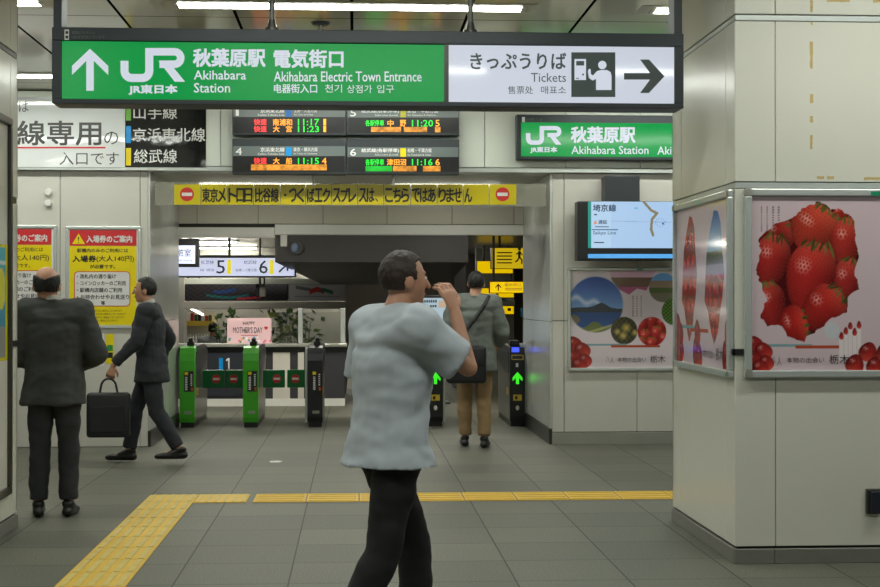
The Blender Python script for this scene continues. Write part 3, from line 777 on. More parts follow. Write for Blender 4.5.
# ------------------------------------------------------------------ strawberry posters
def paint(C, mask, col, a=1.0):
    a = (mask * a)[..., None]; C[:] = C * (1 - a) + np.array(col) / 255. * a
def ell(u, v, cx, cy, rx, ry, ang=0.0):
    c, s = math.cos(math.radians(ang)), math.sin(math.radians(ang))
    x = ((u - cx) * c + (v - cy) * s) / rx; y = (-(u - cx) * s + (v - cy) * c) / ry
    return x, y
def soft(d, w_=.04): return np.clip((1 - d) / w_, 0, 1)
def berry(C, u, v, cx, cy, rx, ry, ang, col=(186, 46, 42), leaf=True, seeds=True):
    x, y = ell(u, v, cx, cy, rx, ry, ang)          # y = -1 at the stalk, +1 at the tip
    wd = np.sqrt(np.clip(1 - np.clip(y, -1, 1) ** 2, 0, 1)) * (1.0 - .22 * y)
    d = np.where(np.abs(y) < 1, np.abs(x) / np.maximum(wd, 1e-3), 9)
    m = soft(d, .08) * (np.abs(y) < 1)
    g = np.clip((y + 1) / 2, 0, 1); e = np.clip(d, 0, 1)
    k = (1.12 - .42 * g) * (1 - .30 * np.clip(x + .15, 0, 1)) * (1 - .30 * e ** 3)
    pale = np.clip(1 - g * 2.4, 0, 1) * .45
    cc = np.stack([np.clip(col[0] * k * (1 - pale) + 214 * pale, 0, 255), col[1] * k * (1 - pale) + 112 * pale, col[2] * k * (1 - pale) + 84 * pale], -1) / 255.
    C[:] = C * (1 - m[..., None]) + cc * m[..., None]
    if seeds:
        n = max(3.5, rx / 3.8)
        wob = .22 * np.sin(x * 5.1 + y * 3.3 + cx); wob2 = .2 * np.sin(y * 6.2 - x * 2.7 + cy)
        gx = x / np.maximum(wd, .25) * n + wob; gy = y * n * ry / rx + wob2
        row = np.floor(gy); fx = (gx + .5 * (row % 2)) % 1 - .5; fy = gy % 1 - .5
        sd = np.hypot(fx * 1.3, fy)
        paint(C, m * np.clip((.40 - sd) / .22, 0, 1), (112, 16, 20), .42)
        paint(C, m * np.clip((.17 - sd) / .10, 0, 1), (214, 150, 84), .42)
        hx, hy = ell(u, v, cx - rx * .26, cy - ry * .36, rx * .42, ry * .30, ang)
        paint(C, soft(np.hypot(hx, hy), .9) * m * np.clip((sd - .30) / .15, 0, 1), (250, 214, 204), .62)
    if leaf:
        c, s = math.cos(math.radians(ang)), math.sin(math.radians(ang)); rs = np.random.RandomState(int(cx * 7 + cy))
        for q in np.linspace(-.55, .55, 7):
            q = q + rs.uniform(-.08, .08); L = rs.uniform(.16, .34)
            lx, ly = cx + s * ry * .90 + c * q * rx, cy - c * ry * .90 + s * q * rx
            ex, ey = ell(u, v, lx, ly, rx * .075, ry * L, ang + q * -70 + rs.uniform(-25, 25))
            paint(C, soft(np.hypot(ex, ey), .5), [(78, 92, 38), (104, 112, 52), (58, 66, 30)][rs.randint(3)], .9)
def polymask(u, v, pts):
    ins = np.zeros(u.shape, bool); n = len(pts)
    for i in range(n):
        x0, y0 = pts[i]; x1, y1 = pts[(i + 1) % n]
        if y0 == y1: continue
        c = ((y0 > v) != (y1 > v)) & (u < (x1 - x0) * (v - y0) / (y1 - y0) + x0); ins ^= c
    return ins.astype(float)
BG = np.array([206, 186, 192]) / 255.
def bottom_band(C, u, v, uL, vb, k, wide):
    """chopstick line, side berries and cloth texture common to the three prints; (uL, vb) lower corner, k = px per 1/100 width"""
    y = vb - 23.5 * k
    paint(C, ((np.abs(v - y) < 1.1 * k) & (u > uL + 14 * k) & (u < uL + 58 * k)).astype(float), (120, 160, 166))
    paint(C, ((np.abs(v - y - 1.6 * k) < 1.2 * k) & (u > uL + 42 * k) & (u < uL + wide * k)).astype(float), (176, 72, 44))
    for cx, cy, r in ((4, 24, 8), (12, 18, 8.5), (3, 10, 9), (15, 8, 7), (9, 3, 8)): berry(C, u, v, uL + cx * k, vb - cy * k, r * k, r * 1.05 * k, 150, leaf=False)
def poster_front(x, y):
    u = 752.5 + x * 261; v = 371.5 - y * 176
    C = np.zeros(x.shape + (3,)) + BG + (.018 * np.sin(u * 3.1) * np.sin(v * 2.7))[..., None]
    out = [(812, 206), (826, 202), (838, 210), (846, 209), (857, 216), (862, 222), (863, 240), (866, 256), (862, 272), (866, 290), (856, 297), (853, 312), (838, 318), (826, 328), (812, 337), (810, 342), (794, 338), (786, 326), (770, 326), (762, 316), (770, 300), (762, 280), (758, 270), (764, 250), (760, 240), (778, 226), (796, 219), (806, 212)]
    rs = np.random.RandomState(3); o2 = []
    for i in range(len(out)):
        a, b = out[i], out[(i + 1) % len(out)]
        for q in range(4): o2.append((a[0] + (b[0] - a[0]) * q / 4 + rs.uniform(-1.3, 1.3), a[1] + (b[1] - a[1]) * q / 4 + rs.uniform(-1.3, 1.3)))
    D = C.copy()
    D[:] = np.array([72, 12, 14]) / 255.
    berry(D, u, v, 780, 236, 17, 20, 60, (150, 34, 30))
    berry(D, u, v, 848, 214, 17, 14, -20, (176, 40, 36), leaf=False)
    berry(D, u, v, 826, 208, 18, 11, -10, (96, 30, 24))
    berry(D, u, v, 819, 229, 28, 25, 35, (206, 66, 48))
    berry(D, u, v, 853, 243, 17, 25, 8, (196, 54, 44))
    berry(D, u, v, 775, 262, 19, 27, 12, (190, 46, 42))
    berry(D, u, v, 853, 283, 16, 25, 15, (184, 46, 42))
    berry(D, u, v, 774, 306, 17, 24, -14, (186, 44, 40))
    berry(D, u, v, 815, 279, 26, 37, 14, (200, 44, 40))
    berry(D, u, v, 828, 309, 22, 26, 48, (198, 42, 36))
    berry(D, u, v, 797, 327, 22, 16, 76, (200, 40, 34))
    pm = polymask(u, v, o2)[..., None]
    C[:] = C * (1 - pm) + D * pm
    bottom_band(C, u, v, 752.5, 371.5, 1.12, 84)
    paint(C, soft(np.hypot(*ell(u, v, 838, 331, 8.5, 9)), .15), (196, 198, 202))
    for q in range(5):
        x0 = 848 + q * 4.6; h = (338, 333, 328, 334, 327)[q]
        paint(C, ((np.abs(u - x0) < 2.2) & (v > h) & (v < 360)).astype(float), (226, 214, 216)); berry(C, u, v, x0, h - 2, 2.4, 4, 180, leaf=False, seeds=False)
    for cx, cy, r in ((876, 352, 10), (862, 364, 10), (884, 366, 10), (896, 352, 11), (905, 368, 12)): berry(C, u, v, cx, cy, r, r, 200, leaf=False)
    # second half of the sheet lies beyond the picture's edge: a calmer repeat of the same fruit
    for cx, cy, rx, ry in ((930, 240, 26, 36), (968, 252, 24, 34), (944, 290, 28, 36)): berry(C, u, v, cx, cy, rx, ry, 10)
    for q in range(4):
        x0 = 764.5 + q * 6
        for j in range(10):
            if q * 2 + j < 12: paint(C, ((np.abs(u - x0) < .9) & (np.abs(v - 208 - j * 2.6) < .8)).astype(float), (120, 104, 104), .9)
    return C
def poster_wall(x, y):
    u = 571.7 + x * 142; v = 368.6 - y * 98
    C = np.zeros(x.shape + (3,)) + np.array([214, 200, 206]) / 255.
    # blossom bank at the top
    m = polymask(u, v, [(612, 270), (660, 270), (655, 280), (650, 291), (640, 289), (632, 295), (622, 290), (614, 280)])
    D = C.copy(); nz = np.sin(u * 1.9) * np.sin(v * 2.3)
    D[:] = np.where((v < 278)[..., None], np.array([206, 168, 190]) / 255., np.array([120, 96, 80]) / 255.); D[v > 287] = np.array([176, 96, 130]) / 255.
    D += (.10 * nz)[..., None]; C[:] = C * (1 - m[..., None]) + D * m[..., None]
    # round views
    def circ(cx, cy, r, fn):
        d = np.hypot(u - cx, v - cy) / r; m = soft(d, .05)[..., None]; D = fn(); C[:] = C * (1 - m) + D * m
    def lake():
        D = np.zeros(C.shape); t_ = np.clip((v - 274) / 34, 0, 1)[..., None]
        D[:] = np.array([26, 56, 140]) / 255. * (1 - t_) + np.array([120, 160, 215]) / 255. * t_
        cl = np.clip(1 - np.abs(v - 301 - (u - 585) * .22 + 2 * np.sin(u * .35)) / 4.5, 0, 1) * (u < 604); paint(D, cl, (220, 228, 236), .8)
        mt = v > 309 - 5.5 * np.exp(-((u - 604) / 7.5) ** 2) - 1.5 * np.exp(-((u - 585) / 15) ** 2); paint(D, mt.astype(float), (58, 66, 74))
        paint(D, (v > 313).astype(float), (52, 84, 140)); paint(D, ((v > 313) & (np.hypot((u - 574), (v - 320) * 1.6) < 8)).astype(float), (110, 104, 80))
        paint(D, (v > 325 + 3 * np.sin(u * .25)).astype(float), (104, 116, 70)); paint(D, (np.abs(v - 330 - (u - 600) * -.3) < 1.2).astype(float) * (u > 580), (190, 180, 120), .7)
        return D
    circ(598, 305, 28.5, lake)
    def night():
        D = np.zeros(C.shape) + np.array([72, 70, 52]) / 255.; D += (.05 * np.sin(u * 1.2) * np.sin(v))[..., None]
        for cx, cy, r in ((629, 328, 6), (620, 332, 4), (638, 333, 4), (626, 336, 5)): paint(D, soft(np.hypot(u - cx, v - cy) / r, .8), (216, 186, 90), .8)
        return D
    circ(627, 331, 14, night)
    def castle():
        D = np.zeros(C.shape) + np.array([110, 160, 214]) / 255.; paint(D, (v > 281).astype(float), (150, 130, 110)); paint(D, (v > 288).astype(float), (92, 108, 66)); paint(D, (v > 293).astype(float), (120, 116, 96)); return D
    circ(667, 288, 15, castle)
    def green():
        D = np.zeros(C.shape) + np.array([80, 110, 50]) / 255.; D += (.12 * np.sin(u * 1.4) * np.sin(v * 1.7))[..., None]; return D
    circ(679, 312, 14, green)
    def fruit():
        D = np.zeros(C.shape) + np.array([150, 40, 40]) / 255.
        for cx, cy in ((645, 326), (655, 322), (666, 324), (648, 337), (660, 334), (668, 340), (655, 345), (644, 345)): berry(D, u, v, cx, cy, 6.5, 7.5, 10, (206, 60, 54))
        return D
    circ(655.5, 332, 15, fruit)
    circ(692, 336, 13, night)
    bottom_band(C, u, v, 571.7, 368.6, 1.0, 92)
    for q in range(3):
        for j in range(9): paint(C, ((np.abs(u - 636 - q * 4.2) < .6) & (np.abs(v - 297 - j * 2.4) < .8)).astype(float), (130, 112, 112), .8)
    return C
def poster_side(x, y):
    u = x * 146; v = (1 - y) * 100
    C = np.zeros(x.shape + (3,)) + np.array([205, 188, 196]) / 255.
    shp = lambda ox, s: [(ox + a * s, b) for a, b in ((22, 6), (30, 7), (35, 14), (38, 28), (42, 44), (38, 58), (34, 66), (30, 78), (22, 86), (16, 78), (10, 66), (3, 60), (5, 44), (8, 28), (15, 16))]
    D = np.zeros(C.shape) + np.array([120, 24, 26]) / 255.
    rs = np.random.RandomState(5)
    for j in range(6):
        for i in range(4): berry(D, u, v, 12 + i * 13 + (j % 2) * 6, 12 + j * 14, 9.5, 11, rs.uniform(-30, 30), (190, 50, 46))
    m = polymask(u, v, shp(13, 1.15))[..., None]; C[:] = C * (1 - m) + D * m
    D = np.zeros(C.shape); t_ = np.clip((v - 6) / 26, 0, 1)[..., None]
    D[:] = np.array([54, 104, 176]) / 255. * (1 - t_) + np.array([140, 186, 220]) / 255. * t_
    paint(D, (v > 30).astype(float), (70, 84, 52)); paint(D, (v > 38).astype(float), (120, 116, 120))
    E = np.zeros(C.shape) + np.array([150, 70, 74]) / 255.; 
    for j in range(5):
        for i in range(8): berry(E, u, v, 78 + i * 9 + (j % 2) * 4, 46 + j * 9, 5.5, 6.5, rs.uniform(-40, 40), (188, 70, 70), leaf=False, seeds=False)
    mm = (v > 44)[..., None]; D = np.where(mm, E, D)
    m = polymask(u, v, shp(78, 1.3))[..., None]; C[:] = C * (1 - m) + D * m
    bottom_band(C, u, v, 0, 100, 1.0, 92)
    for cx, cy, r in ((62, 80, 8), (58, 92, 9), (67, 94, 8), (141, 78, 8), (136, 92, 9)): berry(C, u, v, cx, cy, r, r * 1.1, 160, leaf=False)
    return C
def frame_box(mb, p0, right, up, out, W, H, wd, th, m):
    """four mitred-looking rails around a W x H sheet"""
    def q(a, b, c, d):
        pts = []
        for o in (0, th):
            for (x, y) in ((a, c), (b, c), (b, d), (a, d)): pts.append(p0 + right * x + up * y + out * o)
        bm = bmesh.new(); vs = [bm.verts.new(p) for p in pts]
        for f in ((0, 1, 2, 3), (7, 6, 5, 4), (0, 4, 5, 1), (1, 5, 6, 2), (2, 6, 7, 3), (3, 7, 4, 0)): bm.faces.new([vs[i] for i in f])
        bmesh.ops.recalc_face_normals(bm, faces=bm.faces[:])
        bmesh.ops.bevel(bm, geom=bm.edges[:], offset=.007, segments=2, affect='EDGES', profile=.5)
        mb.addbm(bm, m)
    q(0, W, 0, wd); q(0, W, H - wd, H); q(0, wd, wd, H - wd); q(W - wd, W, wd, H - wd)
def framed_poster(label, p0, right, up, out, W, H, fn, wd, nx, ny, draw_text):
    right, up, out = Vector(right), Vector(up), Vector(out); p0 = Vector(p0)
    t = thing('framed_poster', label, 'poster', tuple(p0 + right * W / 2), 'strawberry travel posters in aluminium frames')
    mb = MB(); frame_box(mb, p0 + out * .002, right, up, out, W, H, wd, .035, alu); mb.build('frame', t)
    raster('print', p0 + right * wd * .8 + up * wd * .8 + out * .016, right, up, W - wd * 1.6, H - wd * 1.6, nx, ny, fn, print_m, t)
    mb = MB(); q = lambda a, b, c, d: [p0 + right * a + up * c + out * .038, p0 + right * b + up * c + out * .038, p0 + right * b + up * d + out * .038, p0 + right * a + up * d + out * .038]
    mb.poly(q(W / 2 - .03, W / 2 + .03, H - wd * .9, H - wd * .35), green_clip); mb.build('clip', t, label='green locking clip'); mb = MB(); mb.poly([v + out * .006 for v in q(W - wd * .9, W - wd * .4, wd * .2, wd * .7)], green_clip); mb.build('clip', t, label='green locking clip')
    for x in (0, W - wd):
        for y in (0, H - wd):
            mb = MB(); a = p0 + right * (x - .002) + up * (y - .002) + out * .03
            e_ = wd + .004; c = [a, a + right * e_, a + right * e_ + up * e_, a + up * e_]
            bm = bmesh.new(); vs = [bm.verts.new(v) for v in c] + [bm.verts.new(v + out * .012) for v in c]
            for f in ((0, 1, 2, 3), (7, 6, 5, 4), (0, 4, 5, 1), (1, 5, 6, 2), (2, 6, 7, 3), (3, 7, 4, 0)): bm.faces.new([vs[i] for i in f])
            bmesh.ops.recalc_face_normals(bm, faces=bm.faces[:]); bmesh.ops.bevel(bm, geom=bm.edges[:], offset=.008, segments=2, affect='EDGES'); mb.addbm(bm, steel); mb.build('corner_cap', t)
    mb = MB()
    def tx(s, a, b, c, d, m, bold=.0):
        mb.cut(); vs, fs = glyphs(s, bold); mb.add([p0 + right * (a + (b - a) * x) + up * (c + (d - c) * y) + out * .0185 for x, y in vs], fs, m)
    draw_text(tx); mb.build('lettering', t)
    return t
brown_ink = mat('brown_ink', rgb(110, 84, 66), .4)
def txt_std(x0, s=1.0, z=.095):
    def f(tx):
        tx('八', x0, x0 + .035 * s, z + .005, z + .065 * s, brown_ink); tx('人', x0 + .045 * s, x0 + .08 * s, z - .005, z + .06 * s, brown_ink)
        tx('本物の出会い', x0 + .12 * s, x0 + .42 * s, z + .008, z + .055 * s, ink_k); tx('栃木', x0 + .46 * s, x0 + .62 * s, z, z + .075 * s, ink_k, .012)
    return f
# on the pillar's wide face
a = P(743.4, 377.6, Y=YP0); H_ = P(743.4, 188.8, Y=YP0).z - a.z
fp = framed_poster('framed poster of one heap of giant strawberries on the wide pillar face', (a.x, YP0, a.z), (1, 0, 0), (0, 0, 1), (0, -1, 0), 1.50, H_, poster_front, .042, 400, 280, txt_std(.155, .72, .075))
# on the narrow side
ya, yb = P(734.3, 350, X=XP).y, P(678.0, 350, X=XP).y
zb0 = P(734.3, 378.0, X=XP).z
framed_poster('framed strawberry poster on the pillar side facing the gates, with red and blue shapes', (XP, yb, zb0), (0, -1, 0), (0, 0, 1), (-1, 0, 0), yb - ya, P(733.3, 189.5, X=XP).z - zb0, poster_side, .042, 260, 180, txt_std(.62, 1.0, .085))
# on the back wall
a = P(567.2, 371, Y=YB)
framed_poster('framed poster with round lake view and strawberries under the display screen', (a.x, YB - .0, a.z), (1, 0, 0), (0, 0, 1), (0, -1, 0), 1.50, P(568.8, 267.5, Y=YB).z - a.z, poster_wall, .034, 300, 210, txt_std(.40, 1.0, .085))

# pillar fittings
for x0, x1, y, sgn, lab in ((XP - .005, XP + .075, YP0, 1, 'small black bracket joining the two posters at the strawberry pillar corner'),):
    z = P(735, 352, X=XP).z; mb = MB(); mb.box(x0 - .012, x1, YP0 - .014, YP0 - .001, z - .018, z + .018, black_m, .003); mb.box(x0 - .012, XP - .001, YP0 - .014, YP0 + .05, z - .018, z + .018, black_m, .003)
    tag(mb.build('corner_bracket'), lab, 'bracket')
z = P(12, 343, Y=YP1).z
mb = MB(); mb.box(XL + .001, XL + .012, YP1 - .16, YP1 - .01, z - .02, z + .02, black_m, .003); tag(mb.build('corner_bracket'), 'small black bracket on the pillar beside the balding man', 'bracket')
A = P(865, 488.5, Y=YP0); B = P(879.5, 513.5, Y=YP0)
t = thing('wall_device', 'small dark switch box low on the wide strawberry pillar', 'switch box', (A.x, YP0, B.z))
mb = MB(); mb.box(A.x, B.x, YP0 - .03, YP0 - .001, B.z, A.z, steel_d, .005); mb.build('back_plate', t)
mb = MB(); mb.box(A.x + .018, B.x - .004, YP0 - .045, YP0 - .03, B.z + .008, A.z - .012, mat('navy_plastic', rgb(34, 38, 48), .35), .006); mb.build('cover', t)
# old tape residue on the pillar face
fP = Face(Y=YP0)
tape = mat('tape_residue', rgb(190, 166, 108), .6, noise_amt=.15, noise_scale=40)
mb = MB()
for u0, v0, u1, v1 in ((810.3, 0, 813.3, 12), (810.8, 22, 813, 25), (810, 41.5, 813.2, 68.5), (810, 94, 813.4, 103), (810, 116, 813.2, 122.5), (810, 135, 812.6, 149)):
    n = 5; L_ = [(u0 + random.uniform(-.5, .5), v0 + (v1 - v0) * i / n) for i in range(n + 1)]; R_ = [(u1 + random.uniform(-.6, .3), v0 + (v1 - v0) * i / n) for i in range(n + 1)]
    shape(mb, L_ + R_[::-1], fP, tape, .0012)
for u0, v0, u1, v1 in ((827, -4, 850, 2.2), (873, -4, 890, 2.6), (817, 176.3, 824, 179), (827, 176, 834, 179.4), (864, 177.5, 880, 180)):
    n = 6; L_ = [(u0 + (u1 - u0) * i / n, v0 + random.uniform(-.5, .5)) for i in range(n + 1)]; R_ = [(u0 + (u1 - u0) * i / n, v1 + random.uniform(-.4, .4)) for i in range(n + 1)]
    shape(mb, L_ + R_[::-1], fP, tape, .0012)
o = mb.build('tape_residue'); tag(o, 'dotted line of old ochre tape residue above the giant strawberry poster', 'tape residue'); o['kind'] = 'stuff'

# tall framed panel on the far pillar
t = thing('pillar_poster', 'tall dark-framed blue and yellow poster on the pillar beside the balding man', 'poster', (XL, 8.7, P(7, 118, X=XL).z - 2.3))
y1 = P(8.2, 200, X=XL).y; zt_ = P(7, 118, X=XL).z; y0 = YP0 + .1
mb = MB(); frame_box(mb, Vector((XL + .001, y1, .25)), Vector((0, -1, 0)), Vector((0, 0, 1)), Vector((1, 0, 0)), y1 - y0, zt_ - .25, .05, .03, steel_d); mb.build('frame', t)
mb = MB(); mb.box(XL + .001, XL + .008, y0 + .05, y1 - .05, .3, zt_ - .05, cream); mb.build('back_panel', t)
def pl(x, y):
    C = np.zeros(x.shape + (3,)); t_ = y[..., None]
    C[:] = np.array([96, 186, 200]) / 255. * t_ + np.array([70, 130, 160]) / 255. * (1 - t_)
    C[np.hypot((x - .86) * 2, y - .62) < .18] = np.array([220, 215, 80]) / 255.; C[np.abs(y - .84) < .02] = np.array([210, 225, 225]) / 255.
    C[y < .30] = np.array([150, 150, 146]) / 255.; C[(x > .965) | (x < .035) | (y > .98) | (y < .03)] = np.array([214, 206, 30]) / 255.
    return C
zz0, zz1 = P(5, 360, X=XL).z, P(5, 245, X=XL).z
raster('print', (XL + .010, y0 + .06, zz0), (0, 1, 0), (0, 0, 1), y1 - y0 - .12, zz1 - zz0, 60, 60, pl, mat('pillar_print', (1, 1, 1, 1), .2, attr=True), t)

# ------------------------------------------------------------------ tactile paving and floor litter
tact = mat('tactile_yellow', rgb(208, 170, 52), .55, noise_amt=.14, noise_scale=7)
tact_w = mat('tactile_worn', rgb(196, 176, 100), .6, noise_amt=.2, noise_scale=12)
Ya, Yb_ = P(468, 501, Z=0).y, P(468, 493, Z=0).y
mb = MB(); x = P(152, 494, Z=0).x; first = True
xe = P(361, 497, Z=0).x; xs_ = [P(255, 497, Z=0).x]; pt = .392
while xs_[-1] < 4.5: xs_.append(xs_[-1] + pt)
for a, b in zip(xs_[:-1], xs_[1:]):
    mb.box(a + .004, b - .004, Ya, Yb_, .0, .006, tact, .002, 1)
    for i in range(4): yy = Ya + (Yb_ - Ya) * (i + .5) / 4; mb.box(a + .02, b - .02, yy - .02, yy + .02, .006, .010, tact, .002, 1)
xv0, xv1 = P(152, 494, Z=0).x, P(200, 494, Z=0).x
xa = xv1
while xa < xs_[0] - .05:
    b = min(xa + pt, xs_[0]); mb.box(xa + .004, b - .004, Ya, Yb_, .0, .006, tact, .002, 1)
    for i in range(6): xx = xa + (b - xa) * (i + .5) / 6; mb.box(xx - .012, xx + .012, Ya + .02, Yb_ - .02, .006, .010, tact_w, .002, 1)
    xa += pt
tag(mb.build('tactile_paving'), 'narrow yellow tactile strip running straight across the floor to the pillar', 'tactile paving')
mb = MB(); yv = Yb_
while yv > 4.5:
    mb.box(xv0, xv1, yv - .392, yv - .004, 0, .006, tact, .002, 1)
    for i in range(5): xx = xv0 + (xv1 - xv0) * (i + .5) / 5; mb.box(xx - .018, xx + .018, yv - .38, yv - .016, .006, .010, tact_w, .002, 1)
    yv -= .396
tag(mb.build('tactile_paving'), 'wide ridged yellow tactile strip running towards the viewer from the strip corner', 'tactile paving')
p = P(276, 462, Z=0); mb = MB(); mb.prism([(-.05, -.05), (.03, -.06), (.06, .02), (.01, .07), (-.06, .03)], 'z', .001, .006, white_m); mb.v = [(a + p.x, b + p.y, c) for a, b, c in mb.v]
tag(mb.build('paper_scrap'), 'tiny white paper scrap on the grey floor before the gates', 'paper scrap')

# ------------------------------------------------------------------ ticket gates
gate_g = mat('gate_green', rgb(70, 176, 40), .32, noise_amt=.04)
gate_side = mat('gate_side_steel', rgb(120, 120, 112), .3, .7, noise_amt=.08)
gate_k = mat('gate_black', rgb(36, 38, 40), .3)
flap_m = mat('flap_green', rgb(0, 112, 52), .3)
arrow_m = mat('arrow_lit_green', rgb(60, 235, 40), .4, emit=.9)
blue_lit = mat('reader_lit_blue', rgb(70, 90, 255), .3, emit=1.1)
yel_lit = mat('mark_yellow', rgb(220, 190, 60), .4)
def gate(x, y, kind, label, flaps=()):
    t = thing('ticket_gate', label, 'ticket gate', (0, 0, 0), 'automatic ticket gates')
    fm = gate_g if kind == 'green' else gate_k
    hw = .088
    mb = MB(); mb.prism([(.10, .07), (1.50, .07), (1.50, .80), (1.46, .86), (.10, .86)], 'x', -hw + .006, hw - .006, gate_side); mb.build('body', t)
    mb = MB(); mb.box(-hw + .012, hw - .012, .03, 1.47, 0, .07, black_m); mb.build('plinth', t)
    prof = [(.02, .06)] + [(0.0, .12), (0.0, .78), (.012, .86), (.05, .925), (.12, .95), (.22, .945), (.22, .90), (.14, .86), (.13, .06)]
    mb = MB(); mb.prism(prof, 'x', -hw, hw, fm); mb.build('front_cowl', t)
    mb = MB(); mb.prism([(.20, .86), (1.44, .86), (1.40, .93), (.95, .95), (.22, .94)], 'x', -hw + .004, hw - .004, gate_k); mb.build('deck', t)
    for s in (-1, 1):
        mb = MB(); mb.prism([(.14, .62), (.60, .62), (1.46, .76), (1.44, .87), (.20, .88)], 'x', s * (hw - .004), s * (hw + .004), gate_k); mb.build('side_window', t)
        mb = MB(); mb.box(s * (hw - .005), s * (hw + .003), .22, .36, .36, .44, yel_lit, .002); mb.build('side_mark', t)
    ff = lambda mb, x0, x1, z0, z1, m, d=.004: mb.box(x0, x1, -d, .01, z0, z1, m, .0015, 1)
    if kind != 'black':
        mb = MB(); mb.box(-.02, .06, .16, .30, .945, 1.0, black_m, .012); mb.box(.0, .05, .14, .20, .99, 1.04, black_m, .012); mb.build('card_reader', t)
        mb = MB(); ff(mb, -.035, .075, .42, .66, gate_k); mb.build('sign_plate', t)
        mb = MB(); mb.cut('plate_mark'); ff(mb, -.028, .012, .615, .65, yel_ink, .006); mb.cut('plate_mark'); ff(mb, .045, .068, .43, .47, mat('notice_orange', rgb(200, 90, 40), .4), .006)
        mb.cut()
        for i in range(8): ff(mb, -.022, .005, .44 + .02 * i, .453 + .02 * i, ink_w, .006)
        mb.cut()
        for i in range(6): ff(mb, .04, .06, .49 + .024 * i, .503 + .024 * i, ink_w, .006)
        mb.build('plate_lettering', t)
        mb = MB(); ff(mb, -.03, .05, .16, .195, mat('gate_label', rgb(150, 156, 140), .4)); mb.build('small_label', t)
    else:
        mb = MB(); mb.box(-hw + .01, hw - .05, .10, .30, .945, 1.01, black_m, .012); mb.build('card_reader', t)
        mb = MB(); mb.prism([(-.065, .885), (.02, .885), (.02, .93), (-.065, .93)], 'y', .0, .03, blue_lit); mb.box(-.065, .02, -.012, .02, .875, .91, blue_lit, .003); mb.build('reader_light', t, label='blue lit reader light')
        mb = MB()
        mb.cut('card_mark')
        for a, b, c, d in ((-.07, .07, .835, .842), (-.07, .07, .785, .792), (-.07, -.063, .785, .842), (.063, .07, .785, .842)): ff(mb, a, b, c, d, yel_lit)
        mb.cut('card_mark'); ff(mb, -.05, .05, .305, .375, yel_lit); ff(mb, -.03, .0, .32, .36, gate_k, .006); mb.cut('white_mark'); ff(mb, -.02, .01, .70, .745, ink_w)
        mb.build('front_lettering', t)
        mb = MB(); pts = [(0, .64), (.058, .575), (.058, .535), (.018, .575), (.018, .50), (-.018, .50), (-.018, .575), (-.058, .535), (-.058, .575)]
        mb.prism(pts, 'y', -.005, .006, arrow_m); mb.build('green_arrow', t, label='lit green arrow')
        mb = MB(); mb.ball((0, -.0, .22), (.022, .008, .03), ink_w); mb.build('small_label', t)
        mb = MB(); mb.box(hw, hw + .03, .02, 1.40, .05, .93, alu, .008); mb.box(hw - .05, hw + .035, .06, .40, .93, .97, alu, .01); mb.build('side_rail', t)
    if kind == 'exit': mb = MB(); mb.box(-hw - .03, -hw, .02, 1.40, .05, .93, alu, .008); mb.build('side_rail', t)
    for s, wdt in flaps:
        f = MB(); f.box(s * (hw + .005), s * (hw + wdt), .80, .83, .415, .635, flap_m, .012); fo = f.build('flap', t, label='green barrier flap')
        f = MB(); cx = s * (hw + wdt - .10); 
        pts = [(cx + .052 * math.cos(2 * math.pi * i / 24), .525 + .052 * math.sin(2 * math.pi * i / 24)) for i in range(24)]
        f.prism(pts, 'y', .796, .801, red_ink); f.box(cx - .038, cx + .038, .794, .797, .512, .538, print_w); f.build('no_entry_disc', fo)
    t.location = (x, y, 0); return t
def gx(u): return P(u, 425, Y=17.0).x
lane = gx(250.5) - gx(187)
fw = (lane - .176) / 2 - .006
gate(gx(187), 17.0, 'green', 'green ticket gate against the steel jamb beside the ticket notices', [(1, fw)])
gate(gx(250.5), 17.0, 'green', 'green ticket gate standing free, in front of the pink card', [(-1, fw), (1, fw)])
gate(gx(315), 17.0, 'exit', 'black ticket gate with one green flap, next to the free-standing green gate', [(-1, fw)])
gate(gx(375), 17.0, 'black', 'black ticket gate behind the walker in the pale shirt')
gate(gx(435.5), 17.0, 'black', 'black ticket gate with green arrow beside the man in khaki trousers')
gate(gx(517), 16.95, 'black', 'black ticket gate with green arrow against the shiny steel jamb')

# ------------------------------------------------------------------ hall beyond the gates
def hall_lamp(u0, u1, v, label, dz=.0):
    a = P(u0, v, Z=HALL_C); b = P(u1, v, Z=HALL_C)
    t = thing('hall_light', label, 'ceiling light', ((a.x + b.x) / 2, a.y, HALL_C), 'strip lights of the gate hall')
    mb = MB(); mb.box(a.x - .05, b.x + .05, a.y - .12, a.y + .12, HALL_C - .03, HALL_C - .001, white_m, .006); mb.build('housing', t)
    mb = MB(); mb.box(a.x, b.x, a.y - .05, a.y + .05, HALL_C - .05, HALL_C - .03, tube_in, .015); mb.build('diffuser', t)
hall_lamp(182, 236, 240, 'nearer strip light over the platform number sign in the gate hall')
hall_lamp(198, 256, 246.5, 'farther strip light over the platform number sign in the gate hall')
for x, y, l in ((-3.6, 19.2, 'unseen fill light added just inside the green gates'), (-1.6, 19.2, 'unseen fill light added above the black gates'), (1.6, 19.4, 'unseen fill light added over the gate by the shiny jamb'), (0.1, 18.6, 'unseen fill light added between the two groups of gates'), (-0.3, 30.0, 'unseen fill light added behind the dark stair soffit, counter side'), (1.2, 30.0, 'unseen fill light added behind the dark stair soffit, column side')):  # added lamps, hidden by header and soffit, that brighten the hall
    t = thing('hall_light', l, 'ceiling light', (x, y, HALL_C), 'strip lights of the gate hall')
    mb = MB(); mb.box(x - .65, x + .65, y - .12, y + .12, HALL_C - .03, HALL_C - .001, white_m, .006); mb.build('housing', t)
    mb = MB(); mb.box(x - .6, x + .6, y - .10, y + .10, HALL_C - .06, HALL_C - .03, tube_in, .015); mb.build('diffuser', t)

